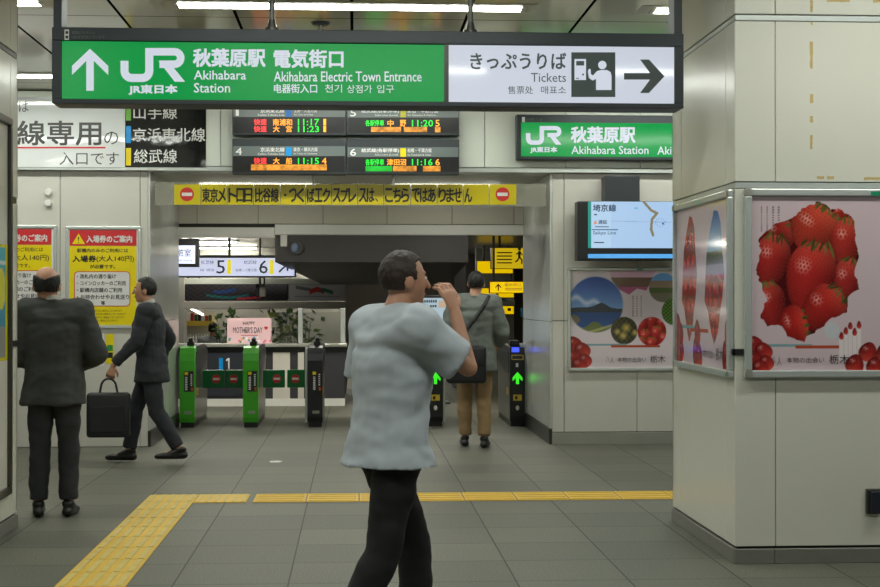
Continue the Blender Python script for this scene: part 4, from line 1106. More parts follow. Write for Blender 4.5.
# recessed lights of the passage, just behind the yellow banner
pl_m = mat('passage_lamp_light', rgb(255, 252, 240), .5, emit=12.0)
for u0, u1, lab in ((200, 315, 'recessed passage light behind the banner, over the green gates'), (395, 500, 'recessed passage light behind the banner, over the gates with arrows')):
    a = P(u0, 186, Y=16.3).x; b = P(u1, 186, Y=16.3).x; t = thing('passage_light', lab, 'ceiling light', ((a + b) / 2, 16.3, ZO), 'recessed passage lights')
    mb = MB(); mb.box(a - .03, b + .03, 16.2, 16.4, ZO - .008, ZO - .001, white_m); mb.build('trim_ring', t)
    mb = MB(); mb.box(a, b, 16.23, 16.37, ZO - .014, ZO - .008, pl_m); mb.build('diffuser', t)

def hung_sign(name, label, cat, u0, v0, u1, v1, Y, face_m, rods, marks, frame=(1.6, 3.0), th=.14, group=None):
    """lit box sign hung from the hall ceiling; marks(mb, face) draws its lettering"""
    a = P(u0, v0, Y=Y); b = P(u1, v1, Y=Y)
    t = thing(name, label, cat, ((a.x + b.x) / 2, Y, b.z), group)
    mb = MB(); mb.box(a.x, b.x, Y, Y + th, b.z, a.z, black_m, .006); mb.build('casing', t)
    f = Face(Y=Y)
    mb = MB(); rect(mb, u0 + frame[0], v0 + frame[1], u1 - frame[0], v1 - frame[0], f, face_m, .002); mb.build('lit_face', t)
    mb = MB(); marks(mb, f)
    if mb.v: mb.build('lettering', t)
    for u in rods:
        x = P(u, v0, Y=Y).x; mb = MB(); mb.tube((x, Y + th / 2, a.z), (x, Y + th / 2, HALL_C), .02, dark_m); mb.build('rod', t)
    return t
num_lit = mat('hall_sign_white', rgb(206, 212, 238), .25, emit=.85)
sign_grey = mat('sign_text_grey', rgb(84, 90, 110), .4)
def mk(mb, f):
    for ox, n in ((0, '5'), (42.7, '6')):
        text(mb, '総武線', 201 + ox, 260.3, 214 + ox, 264, f, sign_grey, .0, .004); text(mb, '新宿・中野方面' if n == '5' else '船橋・千葉方面', (200 if n == '5' else 193) + ox, 268.5, 214 + ox, 271.5, f, sign_grey, .0, .004)
        text(mb, n, 216.5 + ox, 260.3, 225 + ox, 273.5, f, ink, .006, .004)
        mb.cut('line_colour'); rect(mb, 227 + ox, 260, 231 + ox, 274, f, mat('lit_yellow_block', rgb(240, 225, 40), .3, emit=.7), .004)
    mb.cut('arrow'); stroke(mb, [(279, 272), (287.5, 264)], 1.8, f, ink, .004); stroke(mb, [(281, 263.5), (287.5, 263.5), (287.5, 271)], 1.8, f, ink, .0045)
hung_sign('platform_sign', 'long lit white platform sign with large numbers 5 and 6', 'sign', 172, 255, 296, 277.5, 23.0, num_lit, (229,), mk)
hung_sign('restroom_sign', 'small lit white restroom sign in dark frame beside the platform number sign', 'sign', 168, 238.5, 198.5, 267, 20.2, num_lit, (190,),
          lambda mb, f: (text(mb, '化粧室', 169.5, 249, 191, 256.5, f, ink, .006, .004), text(mb, 'Restrooms', 174, 258.5, 192, 261.5, f, sign_grey, .0, .004)), (3.4, 7.0))
# shop front with banner
YH = 27.0
a = P(184, 301.5, Y=YH); b = P(346, 280, Y=YH)
t = thing('shop_header', 'pale shop front beam carrying long travel banners behind the counter', 'shop front', (a.x, YH, P(300, 309, Y=YH).z))
mb = MB(); mb.box(a.x, b.x, YH, YH + .4, P(300, 309, Y=YH).z, P(300, 301.5, Y=YH).z, cream, .01); mb.build('beam', t)
mb = MB(); mb.box(a.x, b.x, YH + .06, YH + .3, P(300, 301, Y=YH).z, P(300, 278.5, Y=YH).z, fascia_m, .01); mb.build('upper_panel', t)
mb = MB(); mb.box(P(178, 300, Y=YH).x, P(184.2, 300, Y=YH).x, YH, YH + .4, -.7, HALL_C - .002, cream, .01); mb.build('post', t)
def ban1(x, y):
    C = np.zeros(x.shape + (3,)) + np.array([46, 42, 46]) / 255.
    C += (np.clip((x - .25), 0, 1) * np.clip(y - .3, 0, 1))[..., None] * np.array([.75, .72, .8])
    C[(np.abs(y - .62 - .1 * np.sin(x * 14)) < .10) & (x > .28) & (x < .5)] = np.array([40, 70, 130]) / 255.
    C[(np.abs(y - .30 - .12 * np.sin(x * 9 + 1)) < .07) & (x > .2) & (x < .62)] = np.array([30, 110, 110]) / 255.
    C[(np.abs(y - .2 - .1 * np.sin(x * 6 + 2)) < .06) & (x > .5) & (x < .75)] = np.array([190, 50, 70]) / 255.
    C += (.05 * np.sin(x * 90) * np.sin(y * 23))[..., None]; return C
def ban2(x, y):
    C = np.zeros(x.shape + (3,)) + np.array([206, 206, 212]) / 255.
    C[(np.abs(y - .62 + (x - .45) * .6) < .10) & (x > .12) & (x < .38)] = np.array([110, 120, 120]) / 255.
    C[(np.abs(y - .70 + np.abs(x - .5) * 1.2) < .16) & (x > .36) & (x < .62)] = np.array([196, 60, 60]) / 255.
    C[(np.abs(y - .66 + np.abs(x - .62) * 1.1) < .12) & (x > .56) & (x < .78)] = np.array([50, 110, 90]) / 255.
    C[(y < .3) & (y > .22) & (x > .1) & (x < .9) & (np.sin(x * 160) > -.2)] = np.array([120, 122, 130]) / 255.; return C
banm = mat('banner_print', (1, 1, 1, 1), .3, attr=True)
for u0, u1, fn, lab in ((184.5, 288, ban1, 'dark colourful landscape banner on the shop front beam'), (288.3, 346, ban2, 'white banner with red and green swooshes on the shop front beam')):
    p0 = P(u0, 301.3, Y=YH); p1 = P(u1, 284, Y=YH)
    o = MB(); o.box(p0.x + .005, p1.x - .005, YH + .02, YH + .058, p0.z + .01, p1.z, black_m, .004)
    t = thing('travel_banner', lab, 'banner', (p0.x, YH + .02, p0.z + .01)); o.build('board', t)
    raster('print', (p0.x + .01, YH + .018, p0.z + .015), (1, 0, 0), (0, 0, 1), p1.x - p0.x - .02, p1.z - p0.z - .02, 120, 30, fn, banm, t)
# hanging camera below the platform sign
p = P(261.5, 290, Y=24.0)
t = thing('hanging_camera', 'pale box camera hanging on a rod below the platform number sign', 'camera', tuple(p))
mb = MB(); mb.box(p.x - .03, p.x + .075, 23.86, 24.0, p.z - .11, p.z + .10, cream, .015); mb.build('body', t)
mb = MB(); mb.box(p.x - .085, p.x - .03, 23.84, 24.0, p.z - .12, p.z + .10, black_m, .01); mb.build('lens_face', t)
mb = MB(); mb.tube((p.x - .02, 23.95, p.z + .09), (p.x - .02, 23.95, HALL_C), .014, dark_m); mb.tube((p.x + .05, 23.95, p.z + .09), (p.x + .05, 23.95, p.z + .24), .012, dark_m); mb.box(p.x - .03, p.x + .06, 23.93, 23.97, p.z + .20, p.z + .23, dark_m); mb.build('mount', t)
# dome camera at the dark soffit corner
p = P(297, 248, Y=YS)
t = thing('dome_camera', 'round black security camera on the dark soffit near its corner', 'camera', (p.x, YS - .16, p.z))
mb = MB(); mb.tube((p.x, YS - .005, p.z), (p.x, YS - .10, p.z), .10, black_m, .095, 20); mb.build('body', t, smooth=40)
mb = MB(); mb.ball((p.x - .03, YS - .10, p.z), (.06, .05, .075), mat('lens_glass', rgb(130, 150, 180), .08), 2); mb.build('lens', t, smooth=60)
p = P(284, 240, Y=YS)
mb = MB(); mb.box(p.x - .05, p.x + .05, YS - .08, YS - .004, p.z - .10, p.z + .09, white_m, .012); tag(mb.build('wall_speaker'), 'small white box on the dark soffit beside the round camera', 'speaker box')
# counter things
def pinkcard(x, y):
    C = np.zeros(x.shape + (3,)) + np.array([238, 200, 206]) / 255.; rs = np.random.RandomState(2)
    for _ in range(26):
        s = rs.rand(); cx = rs.uniform(.02, .98); cy = rs.uniform(.02, .24) if s < .7 else rs.uniform(.8, .97)
        if s >= .7 and .3 < cx < .8: continue
        col = [(240, 200, 30), (70, 160, 200), (90, 160, 90), (240, 240, 240), (230, 120, 150)][rs.randint(5)]
        C[np.hypot((x - cx) * 1.6, y - cy) < .045] = np.array(col) / 255.
    hx, hy = (x - .885) * 26, (y - .58) * 16 - .3; C[(hx ** 2 + hy ** 2 - 1) ** 3 - hx ** 2 * hy ** 3 < 0] = np.array([214, 60, 56]) / 255.
    return C
Yk = 20.5; p0 = P(227, 345, Y=Yk); p1 = P(271.5, 318, Y=Yk); ZCT = ZC + .045
t = thing('greeting_board', 'pink flowery greeting board standing on the steel counter', 'sign', (p0.x, Yk, ZCT))
mb = MB(); mb.box(p0.x, p1.x, Yk, Yk + .02, ZCT + .001, p1.z, mat('pink_card', rgb(238, 200, 206), .5), .003); mb.build('board', t)
raster('print', (p0.x + .005, Yk - .002, ZCT + .004), (1, 0, 0), (0, 0, 1), p1.x - p0.x - .01, p1.z - ZCT - .01, 90, 60, pinkcard, mat('card_print', (1, 1, 1, 1), .5, attr=True), t)
mb = MB(); fk = Face(Y=Yk - .003); text(mb, 'HAPPY', 243, 321.5, 255, 325, fk, ink_k, .0, .003); text(mb, "MOTHER'S DAY", 233, 327, 262.5, 333, fk, ink_k, .004, .003); mb.cut('small_print'); rect(mb, 241, 335, 258, 335.6, fk, red_ink, .003); mb.build('lettering', t)
# platform 1 panel on the counter front
fc = Face(Y=20.45); 
t = thing('counter_notice', 'dark counter panel with blue stripe and white figure 1', 'sign', tuple(P(228, 396, Y=20.44)))
a = P(205, 352, Y=20.44); b = P(243, 396, Y=20.44); mb = MB(); mb.box(a.x, b.x, 20.425, 20.449, b.z, a.z, mat('panel_slate', rgb(52, 54, 62), .3), .003); mb.build('board', t)
fc = Face(Y=20.425); mb = MB(); shape(mb, [(228.0, 358), (229.6, 358), (229.6, 369), (228.0, 369), (228.0, 360.2), (226.0, 361.2), (226.0, 359.6)], fc, ink_w, .003); mb.build('lettering', t)
mb = MB(); rect(mb, 219, 358, 223, 384, fc, blue_ink, .003); mb.build('line_colour', t)
# potted plants behind the counter
leafm = mat('leaf_dark', rgb(60, 92, 40), .5, noise_amt=.3, noise_scale=9); leafy = mat('leaf_yellow', rgb(140, 158, 60), .5, noise_amt=.3, noise_scale=9)
def plant(u, v0, spread, n, label, seed, py=22.0):
    rs = random.Random(seed); p = P(u, v0, Y=py)
    t = thing('potted_plant', label, 'plant', (p.x, py, -.7), 'plants behind the counter')
    mb = MB(); mb.tube((p.x, py, -.7), (p.x, py, -.25), .16, white_m, .20, 18); mb.build('pot', t, smooth=40)
    mb = MB()
    for _ in range(6): mb.tube((p.x, py, -.3), (p.x + rs.uniform(-.2, .2), py + rs.uniform(-.2, .2), p.z - .15), .012, leafm, .006, 6)
    mb.build('stems', t)
    mb = MB()
    for _ in range(n):
        c = Vector((p.x + rs.gauss(0, spread), py + rs.gauss(0, .14), rs.uniform(.2, p.z)))
        d = Vector((rs.uniform(-1, 1), rs.uniform(-1, 1), rs.uniform(-.4, .9))).normalized(); l = rs.uniform(.09, .17)
        s_ = d.cross(Vector((rs.uniform(-1, 1), rs.uniform(-1, 1), 1))).normalized() * l * .28
        mb.add([c, c + d * l * .5 + s_, c + d * l, c + d * l * .5 - s_], [[0, 1, 2, 3]], leafy if rs.random() < .3 else leafm)
    mb.build('foliage', t); return t
plant(227, 314, .08, 150, 'leafy plant between the clerk and the pink board', 1)
plant(279, 311, .16, 230, 'dark bushy plant on the far edge of the pink board', 2, 24.8)
plant(300, 313, .16, 200, 'dark plant behind the glass screen posts', 4, 23.6)
# shop shelf and bottles
Ysf = 29.5
a = P(184, 326, Y=Ysf); b = P(214, 321, Y=Ysf)
mb = MB(); mb.box(-6, P(345, 300, Y=30.2).x, 30.2, 30.3, -.9, HALL_C - .01, mat('shop_wall', rgb(196, 194, 184), .5, noise_amt=.06)); struct(mb.build('wall_shop'))
t = thing('shop_shelf', 'shop shelf with lit yellow price edge behind the clerk', 'shelf', (a.x, Ysf, -.7))
mb = MB(); mb.box(a.x, b.x, Ysf, Ysf + .4, a.z, b.z, yel_lit, .004); mb.build('price_edge', t)
mb = MB(); mb.box(a.x, b.x, Ysf - .1, Ysf + .4, P(200, 343, Y=Ysf).z - .03, P(200, 343, Y=Ysf).z, white_m, .004); mb.build('lower_board', t)
mb = MB(); mb.box(a.x, b.x, Ysf + .4, Ysf + .45, -.7, P(200, 312, Y=Ysf).z, white_m); mb.build('back_panel', t)
for i in range(7):
    x = a.x + .06 + i * (b.x - a.x - .1) / 7; h = random.uniform(.1, .16)
    mb = MB(); mb.box(x, x + .06, Ysf + .02, Ysf + .12, b.z + .001, b.z + h, [white_m, red_ink, leafm, ink_k][i % 4], .004); o = tag(mb.build('packet'), 'small packet standing in the row on the upper shop shelf', 'packet', 'packets on the shop shelf')
for i in range(9):
    x = a.x + .06 + i * (b.x - a.x - .1) / 9; z = P(200, 343, Y=Ysf).z; mb = MB(); mb.tube((x, Ysf + .05, z + .001), (x, Ysf + .05, z + .13), .032, white_m, .03, 12); mb.tube((x, Ysf + .05, z + .13), (x, Ysf + .05, z + .18), .014, white_m, .014, 8)
    tag(mb.build('bottle', smooth=40), 'white bottle standing in the row on the lower shop shelf', 'bottle', 'white bottles on the shop shelf')
sl = mat('shop_lamp_light', rgb(255, 250, 240), .5, emit=5.0)
for (u0, v0), (u1, v1), lab in (((184, 305), (203, 315), 'slanting shop strip light seen above the yellow shelf edge'),):
    a = P(u0, v0, Y=27.6); b = P(u1, v1, Y=29.2); t = thing('shop_light', lab, 'ceiling light', tuple((a + b) / 2), 'shop strip lights')
    mb = MB(); mb.tube(a, b, .018, sl, n=8); mb.build('tube', t)
    mb = MB(); mb.tube(a + Vector((0, 0, .045)), b + Vector((0, 0, .045)), .03, white_m, n=8); mb.build('housing', t)
    for q in (.2, .8): c = a.lerp(b, q); mb = MB(); mb.tube(c + Vector((0, 0, .1)), (c.x, c.y, HALL_C - .001), .012, dark_m, n=8); mb.build('rod', t)
# glass screen with posts at the end of the counter
t = thing('glass_screen', 'glass screen with pale posts rising beside the pink board', 'glass screen', tuple(P(310, 345, Y=20.6)))
mb = MB(); a = P(276, 312, Y=20.6); b = P(344, 345, Y=20.6); mb.box(a.x, b.x, 20.60, 20.612, ZCT + .001, a.z, glass_m); mb.build('pane', t)
for u in (300.5, 343): 
    x = P(u, 330, Y=20.6).x; mb = MB(); mb.box(x - .035, x + .035, 20.56, 20.655, ZCT + .001, P(u, 308, Y=20.6).z, alu, .008); mb.build('post', t)
for u, v, l in ((296, 333, 'upper round spotlight behind the glass screen'), (308, 343.5, 'middle round spotlight behind the glass screen'), (308, 356, 'lower round spotlight behind the glass screen')):
    pass
# grey column and digital signage
colm = mat('column_grey', rgb(120, 120, 120), .35, .3, noise_amt=.05)
mb = MB(); a = P(453, 300, Y=24.5); b = P(467, 300, Y=24.5); mb.box(a.x, b.x, 24.5, 24.9, 0, HALL_C, colm, .02); struct(mb.build('wall_column'))
mb = MB(); mb.box(X1c + .6, 2.6, 20.75, 21.0, -.9, -.001, cw); mb.box(X1c, 2.6, 20.45, 29, -.2, -.0005, floor_m); struct(mb.build('floor_hall'))
Yd = 20.8
def sig(x, y):
    C = np.zeros(x.shape + (3,)) + np.array([196, 222, 234]) / 255.
    C[(x > .64) & (x < .95) & (y > .78) & (y < .94)] = np.array([222, 190, 160]) / 255.
    for i in range(5):
        C[np.hypot((x - .45 - .12 * math.cos(i * 1.26)) * 1.2, (y - .52 - .08 * math.sin(i * 1.26))) < .04] = np.array([150, 160, 90]) / 255.
    C[y < .22] = np.array([176, 206, 220]) / 255.
    return C
a = P(419, 343, Y=Yd); b = P(449.5, 298, Y=Yd)
t = thing('digital_signage', 'upright lit pale blue advertising screen behind the black gates', 'screen', ((a.x + b.x) / 2, Yd, 0))
mb = MB(); mb.box(a.x - .04, b.x + .04, Yd, Yd + .1, a.z - .05, b.z + .04, black_m, .01); mb.build('casing', t)
mb = MB(); mb.box((a.x + b.x) / 2 - .05, (a.x + b.x) / 2 + .05, Yd + .02, Yd + .09, .03, a.z - .04, steel_d, .005); mb.box(a.x, b.x, Yd - .15, Yd + .25, 0, .03, steel_d, .006); mb.build('stand', t)
raster('screen', (a.x, Yd - .003, a.z), (1, 0, 0), (0, 0, 1), b.x - a.x, b.z - a.z, 60, 90, sig, mat('signage_lit', (.02, .02, .02, 1), .2, attr=True, emit=.7), t)
mb = MB(); fd = Face(Y=Yd - .004); mb.cut('headline')
for i in range(7): rect(mb, 422 + 2.2 * i, 299.8 + .3 * (i % 2), 423.6 + 2.2 * i, 302.6, fd, ink_k, .003)
mb.cut('headline')
for i in range(3): rect(mb, 430 + 2.4 * i, 305, 431.8 + 2.4 * i, 307.2, fd, ink_k, .003)
mb.build('headline', t)
# yellow signs at the far side of the gates
yl = mat('lit_yellow', rgb(250, 205, 0), .3, emit=.75)
yl2 = mat('lit_yellow_soft', rgb(235, 200, 20), .3, emit=.6)
def up_arrow(mb, f, u, v, k, m):
    mb.cut('arrow'); shape(mb, [(u, v - 3 * k), (u + 2.6 * k, v), (u + 2.6 * k, v + 1.2 * k), (u + .55 * k, v - .9 * k), (u + .55 * k, v + 3.2 * k), (u - .55 * k, v + 3.2 * k), (u - .55 * k, v - .9 * k), (u - 2.6 * k, v + 1.2 * k), (u - 2.6 * k, v)], f, m, .004)
def man(mb, f, u, v, m):
    mb.cut('walking_figure'); disc(mb, u, v - 8, 1.6, f, m, .004)
    stroke(mb, [(u, v - 6), (u - .3, v)], 2.6, f, m, .0042); stroke(mb, [(u - .3, v), (u + 2.5, v + 3), (u + 2.2, v + 7)], 1.5, f, m, .0044); stroke(mb, [(u - .3, v), (u - 1.8, v + 3.4), (u - 4.4, v + 5)], 1.5, f, m, .0046); stroke(mb, [(u - 3.5, v - 2.5), (u, v - 5.2), (u + 3.2, v - 2)], 1.2, f, m, .0048)
hung_sign('exit_sign', 'large yellow hanging sign with a walking figure beyond the shiny jamb', 'sign', 491, 247.5, 536, 269, 24.0, yl2, (500, 528), lambda mb, f: (man(mb, f, 519.5, 257, ink_k), [rect(mb, 497, 252 + 3.4 * i, 512, 253.3 + 3.4 * i, f, mat('sign_olive', rgb(150, 130, 20), .4), .003) for i in range(4)]), (.6, .6), group='yellow hall signs')
hung_sign('direction_sign', 'yellow hanging sign with a black upward arrow by the shiny jamb', 'sign', 489.5, 281, 536, 293.2, 22.4, yl, (494, 530), lambda mb, f: (up_arrow(mb, f, 498.3, 287, 1.15, ink_k), text(mb, '電気街口', 504.5, 283.3, 521, 286.4, f, sign_grey, .004, .003), [rect(mb, 505, 288 + 1.7 * i, 522, 288.6 + 1.7 * i, f, sign_grey, .003) for i in range(2)]), (.6, 1.0), group='yellow hall signs')
hung_sign('yellow_board', 'plain yellow lit board behind the figure sign, above the man in khaki trousers', 'sign', 477, 261, 513, 273.5, 29.0, yl, (484, 508), lambda mb, f: None, (.3, .3), group='yellow hall signs')
hung_sign('yellow_board', 'plain yellow lit board under the arrow sign', 'sign', 480, 288, 514, 297.6, 29.5, yl, (511,), lambda mb, f: (mb.cut('small_print'), rect(mb, 496, 293.4, 498.5, 295.2, f, ink_w, .003)), (.3, .3), group='yellow hall signs')
hung_sign('yellow_board', 'lowest yellow lit board with a small black mark, by the khaki man shoulder', 'sign', 487, 306, 514, 314.3, 29.8, yl, (), lambda mb, f: (mb.cut('small_mark'), rect(mb, 507.5, 308, 511, 311, f, ink_k, .003)), (.3, .3), group='yellow hall signs')
# far wall panels that carry the boards
mb = MB(); p0 = P(476, 330, Y=30.1); p1 = P(514, 258, Y=30.1)
mb.box(p0.x, p1.x, 30.1, 30.3, -.9, HALL_C, mat('kiosk_grey', rgb(160, 160, 150), .4, noise_amt=.05))
mb.box(P(478, 300, Y=29.9).x, p1.x, 29.95, 30.1, P(490, 305.5, Y=29.95).z, P(490, 300.8, Y=29.95).z, white_m)
mb.box(P(484, 300, Y=29.9).x, P(503, 300, Y=29.9).x, 29.93, 30.1, P(490, 299.8, Y=29.95).z, P(490, 297.9, Y=29.95).z, mat('navy_print', rgb(40, 50, 110), .4)); struct(mb.build('wall_kiosk'))
p = P(524.5, 312.5, Y=22.6); mb = MB(); mb.box(p.x - .06, p.x + .06, 22.55, 22.6, p.z - .07, p.z + .07, mat('teal_paint', rgb(0, 130, 150), .4), .006); mb.box(p.x - .025, p.x + .025, 22.6, 22.66, 0, p.z + .05, steel_d); tag(mb.build('teal_post_sign'), 'small teal plate on a grey post by the shiny jamb', 'sign')
mb = MB(); a = P(514, 300, Y=30.4); b = P(545, 300, Y=30.4); mb.box(a.x, b.x, 30.4, 30.6, -.9, HALL_C, hall_wall, .01); struct(mb.build('wall_column'))

# ------------------------------------------------------------------ people
def ell_pts(c, r, rot=None, sub=3):
    bm = bmesh.new(); bmesh.ops.create_icosphere(bm, subdivisions=sub, radius=1)
    out = []
    for v in bm.verts:
        p = Vector((v.co.x * r[0], v.co.y * r[1], v.co.z * r[2]))
        if rot is not None: p = rot @ p
        out.append(Vector(c) + p)
    bm.free(); return out
def disc_pts(c, axis, r, r2=None, n=20):
    q = Vector(axis).to_track_quat('Z', 'Y').to_matrix(); r2 = r2 or r
    return [Vector(c) + q @ Vector((r * math.cos(2 * math.pi * i / n), r2 * math.sin(2 * math.pi * i / n), 0)) for i in range(n)]
def flat_pts(c, rx, ry, n=24):
    return [Vector(c) + Vector((rx * math.cos(2 * math.pi * i / n), ry * math.sin(2 * math.pi * i / n), 0)) for i in range(n)]
S_ = lambda c, r: ell_pts(c, (r, r, r))
def cap(a, ra, b, rb): return S_(a, ra) + S_(b, rb)
def skin_mesh(name, hulls, voxel, smooth, m, wrinkle=0.0, wscale=8.0, seed=0):
    """one continuous surface around a list of convex masses"""
    bm = bmesh.new()
    for pts in hulls:
        b2 = bmesh.new(); vs = [b2.verts.new(p) for p in pts]
        r = bmesh.ops.convex_hull(b2, input=vs)
        bmesh.ops.delete(b2, geom=[v for v in b2.verts if not v.link_faces], context='VERTS')
        bmesh.ops.recalc_face_normals(b2, faces=b2.faces[:])
        t_ = bpy.data.meshes.new('t'); b2.to_mesh(t_); b2.free(); bm.from_mesh(t_); bpy.data.meshes.remove(t_)
    me = bpy.data.meshes.new(name); bm.to_mesh(me); bm.free()
    o = bpy.data.objects.new(name, me); COL.objects.link(o)
    md = o.modifiers.new('r', 'REMESH'); md.mode = 'VOXEL'; md.voxel_size = voxel; md.adaptivity = 0
    ms = o.modifiers.new('s', 'SMOOTH'); ms.factor = .5; ms.iterations = smooth
    dg = bpy.context.evaluated_depsgraph_get()
    new = bpy.data.meshes.new_from_object(o.evaluated_get(dg))
    bpy.data.objects.remove(o); bpy.data.meshes.remove(me)
    if wrinkle > 0:
        n = len(new.vertices); co = np.zeros(n * 3); no = np.zeros(n * 3)
        new.vertices.foreach_get('co', co); new.vertices.foreach_get('normal', no)
        co = co.reshape(-1, 3); no = no.reshape(-1, 3)
        d = np.array([noise.noise(Vector((p[0] * wscale + seed, p[1] * wscale, p[2] * wscale * 1.7))) + .5 * noise.noise(Vector((p[0] * wscale * 2.3, p[1] * wscale * 2.3 + seed, p[2] * wscale * 3.5))) for p in co])
        co = co + no * (d * wrinkle)[:, None]; new.vertices.foreach_set('co', co.ravel())
    new.materials.clear(); new.materials.append(m)
    new.polygons.foreach_set('use_smooth', [True] * len(new.polygons)); new.polygons.foreach_set('material_index', [0] * len(new.polygons))
    new.name = name; new.update(); return new
def child(name, me, parent, label=None):
    o = bpy.data.objects.new(name, me); COL.objects.link(o); o.parent = parent
    if label: o['label'] = label
    return o
def hand_hulls(W, d, n, curl=.5, flip=1):
    d = Vector(d).normalized(); n = (Vector(n) - d * Vector(n).dot(d)).normalized(); s = d.cross(n).normalized() * flip
    W = Vector(W); rot = Matrix((s, d, n)).transposed()
    H = [ell_pts(W + d * .015, (.024, .03, .019), rot, 2) + ell_pts(W + d * .075, (.040, .026, .013), rot, 2)]
    for off, L in ((-.034, .068), (-.0115, .080), (.0115, .076), (.034, .060)):
        b = W + d * .088 + s * off; a1 = curl * .6; a2 = curl * 1.5
        d1 = d * math.cos(a1) + n * math.sin(a1); d2 = d * math.cos(a2) + n * math.sin(a2)
        k = b + d1 * L * .52; e = k + d2 * L * .48
        H += [cap(b - d * .012, .0086, k, .0080), cap(k, .0080, e, .0068)]
    tb = W + d * .028 - s * .028; t1 = tb + (d * .62 - s * .62 + n * .35).normalized() * .042; t2 = t1 + (d * .85 - s * .15 + n * .45).normalized() * .032
    H += [cap(tb, .0130, t1, .0105), cap(t1, .0105, t2, .0085)]
    return H
skin_m = mat('skin', rgb(196, 146, 118), .5, noise_amt=.06, noise_scale=20)
hair_m = mat('dark_hair', rgb(24, 21, 20), .55, noise_amt=.3, noise_scale=60)
eye_m = mat('eye_white', rgb(225, 222, 215), .3); iris_m = mat('eye_dark', rgb(30, 22, 18), .3); lip_m = mat('lips', rgb(150, 90, 80), .5)
def person(label, loc, rotz, H, J, top, trousers, shoes, hair='short', hair_mat=None, head_yaw=0.0, face=True, lower=True, seed=0):
    k = H / 1.70
    D = dict(pelvis=(0, 0, .93), waist=(0, 0, 1.08), chest=(0, 0, 1.27), neck=(0, -.012, 1.43), head=(0, .02, 1.585),
             shR=(.178, 0, 1.39), shL=(-.178, 0, 1.39), elR=(.235, -.03, 1.12), elL=(-.235, -.03, 1.12), wrR=(.235, .05, .88), wrL=(-.235, .05, .88),
             hpR=(.088, 0, .90), hpL=(-.088, 0, .90), knR=(.095, .015, .49), knL=(-.095, .015, .49), anR=(.10, -.02, .085), anL=(-.10, -.02, .085),
             hdR=(0, .15, -1), hdL=(0, .15, -1), hnR=(-1, 0, 0), hnL=(1, 0, 0), ftR=(.12, 1, 0), ftL=(-.12, 1, 0), curl=.7, twist=0.0)
    D.update(J)
    V = {q: (Vector(p) if hasattr(p, '__len__') else p) for q, p in D.items()}
    R = Matrix.Rotation(math.radians(D['twist']), 3, 'Z')
    ch, wa, pe = V['chest'], V['waist'], V['pelvis']
    hd = V['head']; HR = Matrix.Rotation(math.radians(head_yaw), 3, 'Z')
    hs = D.get('hs', 1.0); hp = lambda x, y, z: hd + HR @ (Vector((x, y, z)) * hs)
    body = [ell_pts(pe, (.155, .10, .09)) + ell_pts(wa, (.135, .092, .08)), ell_pts(wa, (.135, .092, .08)) + ell_pts(ch, (.158, .108, .11), R),
            S_(V['shR'], .052) + S_(V['shL'], .052) + ell_pts(ch + Vector((0, 0, .08)), (.13, .09, .07), R),
            cap(V['neck'], .060, hp(0, -.012, -.055), .052)]
    # head: skull, jaw, chin, nose, ears, brow
    body += [ell_pts(hp(0, -.012, .022), (.074 * hs, .092 * hs, .092 * hs), HR) + ell_pts(hp(0, .02, -.01), (.068 * hs, .068 * hs, .08 * hs), HR),
             ell_pts(hp(0, .02, -.01), (.066 * hs, .066 * hs, .075 * hs), HR) + ell_pts(hp(0, .050, -.088), (.030 * hs, .028 * hs, .022 * hs), HR) + ell_pts(hp(0, .005, -.06), (.056 * hs, .05 * hs, .04 * hs), HR),
             ell_pts(hp(0, .082, .012), (.010 * hs, .010 * hs, .012 * hs), HR) + ell_pts(hp(0, .104, -.026), (.014 * hs, .011 * hs, .010 * hs), HR),
             ell_pts(hp(0, .070, .030), (.046 * hs, .014 * hs, .010 * hs), HR), ell_pts(hp(0, .080, -.058), (.022 * hs, .009 * hs, .007 * hs), HR)]
    for sx in (-1, 1): body.append(ell_pts(hp(sx * .074, -.012, -.008), (.012 * hs, .022 * hs, .032 * hs), HR))
    for q in 'RL':
        fl = 1 if q == 'R' else -1
        sh, el, wr = V['sh' + q], V['el' + q], V['wr' + q]
        body += [cap(sh, .050, el, .038), cap(el, .037, wr, .025)]
        body += hand_hulls(wr, V['hd' + q], V['hn' + q], D['curl'], fl)
        hp_, kn, an = V['hp' + q], V['kn' + q], V['an' + q]; ft = V['ft' + q].normalized()
        if lower:
            body += [cap(hp_, .085, kn, .055), cap(kn, .053, an, .036), cap(an - ft * .02, .034, an + ft * .14 + Vector((0, 0, -.05)), .026)]
    scale = lambda me: (me.transform(Matrix.Scale(k, 4)), me)[1]
    root = bpy.data.objects.new('person', scale(skin_mesh('person', body, .0055, 2, skin_m))); COL.objects.link(root)
    root.location = loc; root.rotation_euler = (0, 0, math.radians(rotz)); tag(root, label, 'person')
    # clothes
    g = top.get('ease', .022)
    th = [ell_pts(wa, (.137 + g, .094 + g, .08)) + ell_pts(ch, (.160 + g, .112 + g, .11), R),
          S_(V['shR'], .054 + g) + S_(V['shL'], .054 + g) + ell_pts(ch + Vector((0, 0, .07)), (.135 + g, .095 + g, .06), R),
          ell_pts(ch + Vector((0, 0, .10)), (.10, .08, .05), R) + disc_pts(V['neck'] + Vector((0, 0, .030)), (0, .25, 1), .072)]
    hz = top['hem']; hc = Vector((pe.x, pe.y, hz))
    th += [ell_pts(wa, (.137 + g, .094 + g, .08)) + ell_pts(Vector((pe.x, pe.y, max(hz + .05, pe.z))), (.160 + g, .108 + g, .05)), 
           ell_pts(Vector((pe.x, pe.y, max(hz + .05, pe.z))), (.160 + g, .108 + g, .04)) + flat_pts(hc, .158 + g * 1.3 + top.get('flare', 0), .108 + g * 1.3 + top.get('flare', 0))]
